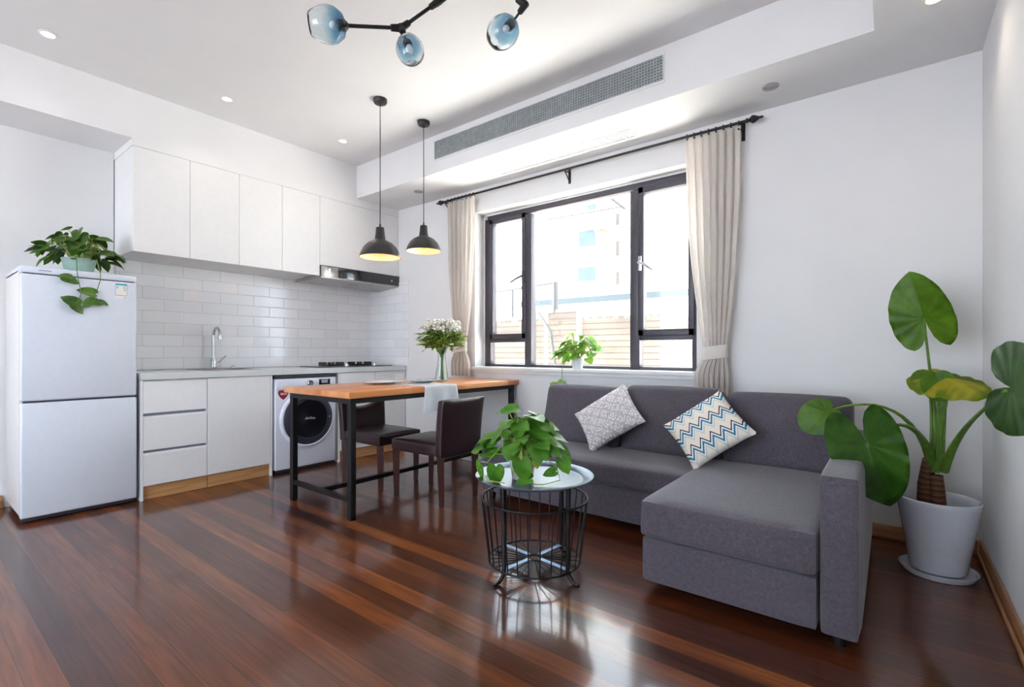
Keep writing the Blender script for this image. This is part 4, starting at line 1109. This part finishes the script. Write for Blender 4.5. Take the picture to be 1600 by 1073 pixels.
sh = thing('shed_roof', (-4, 9, 1.9), 'low pale grey sheet roof behind the fence', 'roof')
MB().prism([(8.6, 2.06), (10.4, 2.52), (10.4, 2.62), (8.6, 2.18)], 'x', -6.45, 1.5).build('sheet', 'roof_sheet', sh)
MB().box(-6.2, 1.3, 9.2, 10.2, -.22, 2.2).build('wall', 'facade_white', sh)
ab = thing('apartment_building', (-6, 14, -.2), 'bright white apartment building with small blue windows beyond the fence', 'building')
MB().box(-9.3, -6.05, 14, 20, -.22, 8.5).build('wall', 'facade_white', ab)
MB().box(-22, -9.35, 15.5, 22, -.22, 8.2).build('side_wall', 'facade_pale', ab)
MB().box(-6.0, 8, 14.6, 21, -.22, 8.8).build('wing_wall', 'facade_white', ab)
def PB(px, py, y=14): return PP(px, py, y)
for (a, b, c_, d) in ((905, 358, 931, 388), (904, 416, 931, 441), (918, 318, 932, 331)):
    p, q = PB(a, d), PB(c_, b)
    w_ = MB().box(p.x, q.x, 13.95, 13.999, p.z, q.z).build('window', 'window_blue', ab)
    MB().box(p.x-.05, q.x+.05, 13.9, 13.999, p.z-.12, p.z).box(p.x-.05, q.x+.05, 13.93, 13.999, q.z, q.z+.05).build('window_trim', 'facade_white', w_)
for a, b in ((333, 352), (376, 400), (424, 448)):
    p, q = PB(963, b), PB(968, a); MB().box(p.x, q.x, 13.97, 13.999, p.z, q.z).build('slit_window', 'slit_dark', ab)
p, q = PB(937, 367), PB(951, 360); MB().box(p.x, q.x, 13.6, 13.999, p.z, q.z, .03).build('air_conditioner', 'ac_tan', ab)
ps = thing('pipe_rail', (-6, 7.2, 0), 'thin grey pipe rail with a post rising behind the left fence panel', 'rail')
a, b = PP(768, 457, 7.2), PP(868, 441, 7.2)
MB().tube([a, b], .03, 8).build('rail', 'pole_grey', ps)
c_ = PP(868, 475, 7.2); MB().tube([b, Vector((b.x, 7.2, -.2))], .05, 8).build('post', 'pole_grey', ps)
c_ = PP(801, 452, 7.2); MB().tube([c_, Vector((c_.x, 7.2, -.2))], .02, 8).build('post', 'pole_grey', ps)
dp = thing('hanging_pole', (-3, 4.6, 2.3), 'thin laundry drying pole outside the top of the window', 'pole')
a, b = PP(832, 347, 4.6), PP(975, 322, 4.6)
MB().tube([a, b], .011, 8).build('pole', 'pole_grey', dp)
a, b = PP(956, 311, 4.5), PP(977, 327, 4.6); MB().tube([a, b], .014, 8).tube([Vector((a.x, 3.82, a.z+.1)), a], .014, 8).build('bracket', 'pole_grey', dp)
dg = PP(842, 488, 6.3); d2 = PP(860, 517, 6.3)
MB().tube([dg, d2, Vector((d2.x+.25, 6.3, -.2))], .025, 8).build('prop_pole', 'pole_grey', fe)

# ------------------------------------------------------------------ light
W = bpy.data.worlds.new('World'); S.world = W; W.use_nodes = True
bg = W.node_tree.nodes['Background']; bg.inputs[0].default_value = (.76, .88, 1, 1); bg.inputs[1].default_value = 7.5
sun = bpy.data.lights.new('sun', 'SUN'); sun.energy = 58.0; sun.angle = math.radians(1.5); sun.color = (1, .97, .92)
so_ = bpy.data.objects.new('sun', sun); COL.objects.link(so_)
so_.rotation_euler = Vector((.50, .03, -1.0)).to_track_quat('-Z', 'Y').to_euler()
# ------------------------------------------------------------------ camera
cam = bpy.data.cameras.new('camera'); co = bpy.data.objects.new('camera', cam); COL.objects.link(co)
co.location = (0, 0, 1.08); co.rotation_euler = (PI/2, 0, YAW)
cam.sensor_width = 36; cam.lens = FP/1600*36; cam.shift_y = (HY-536.5)/1600; cam.clip_start = .02; cam.clip_end = 200
S.camera = co
S.view_settings.view_transform = 'Standard'; S.view_settings.look = 'None'; S.view_settings.gamma = 1; S.view_settings.use_curve_mapping = False
S.view_settings.exposure = 0.3
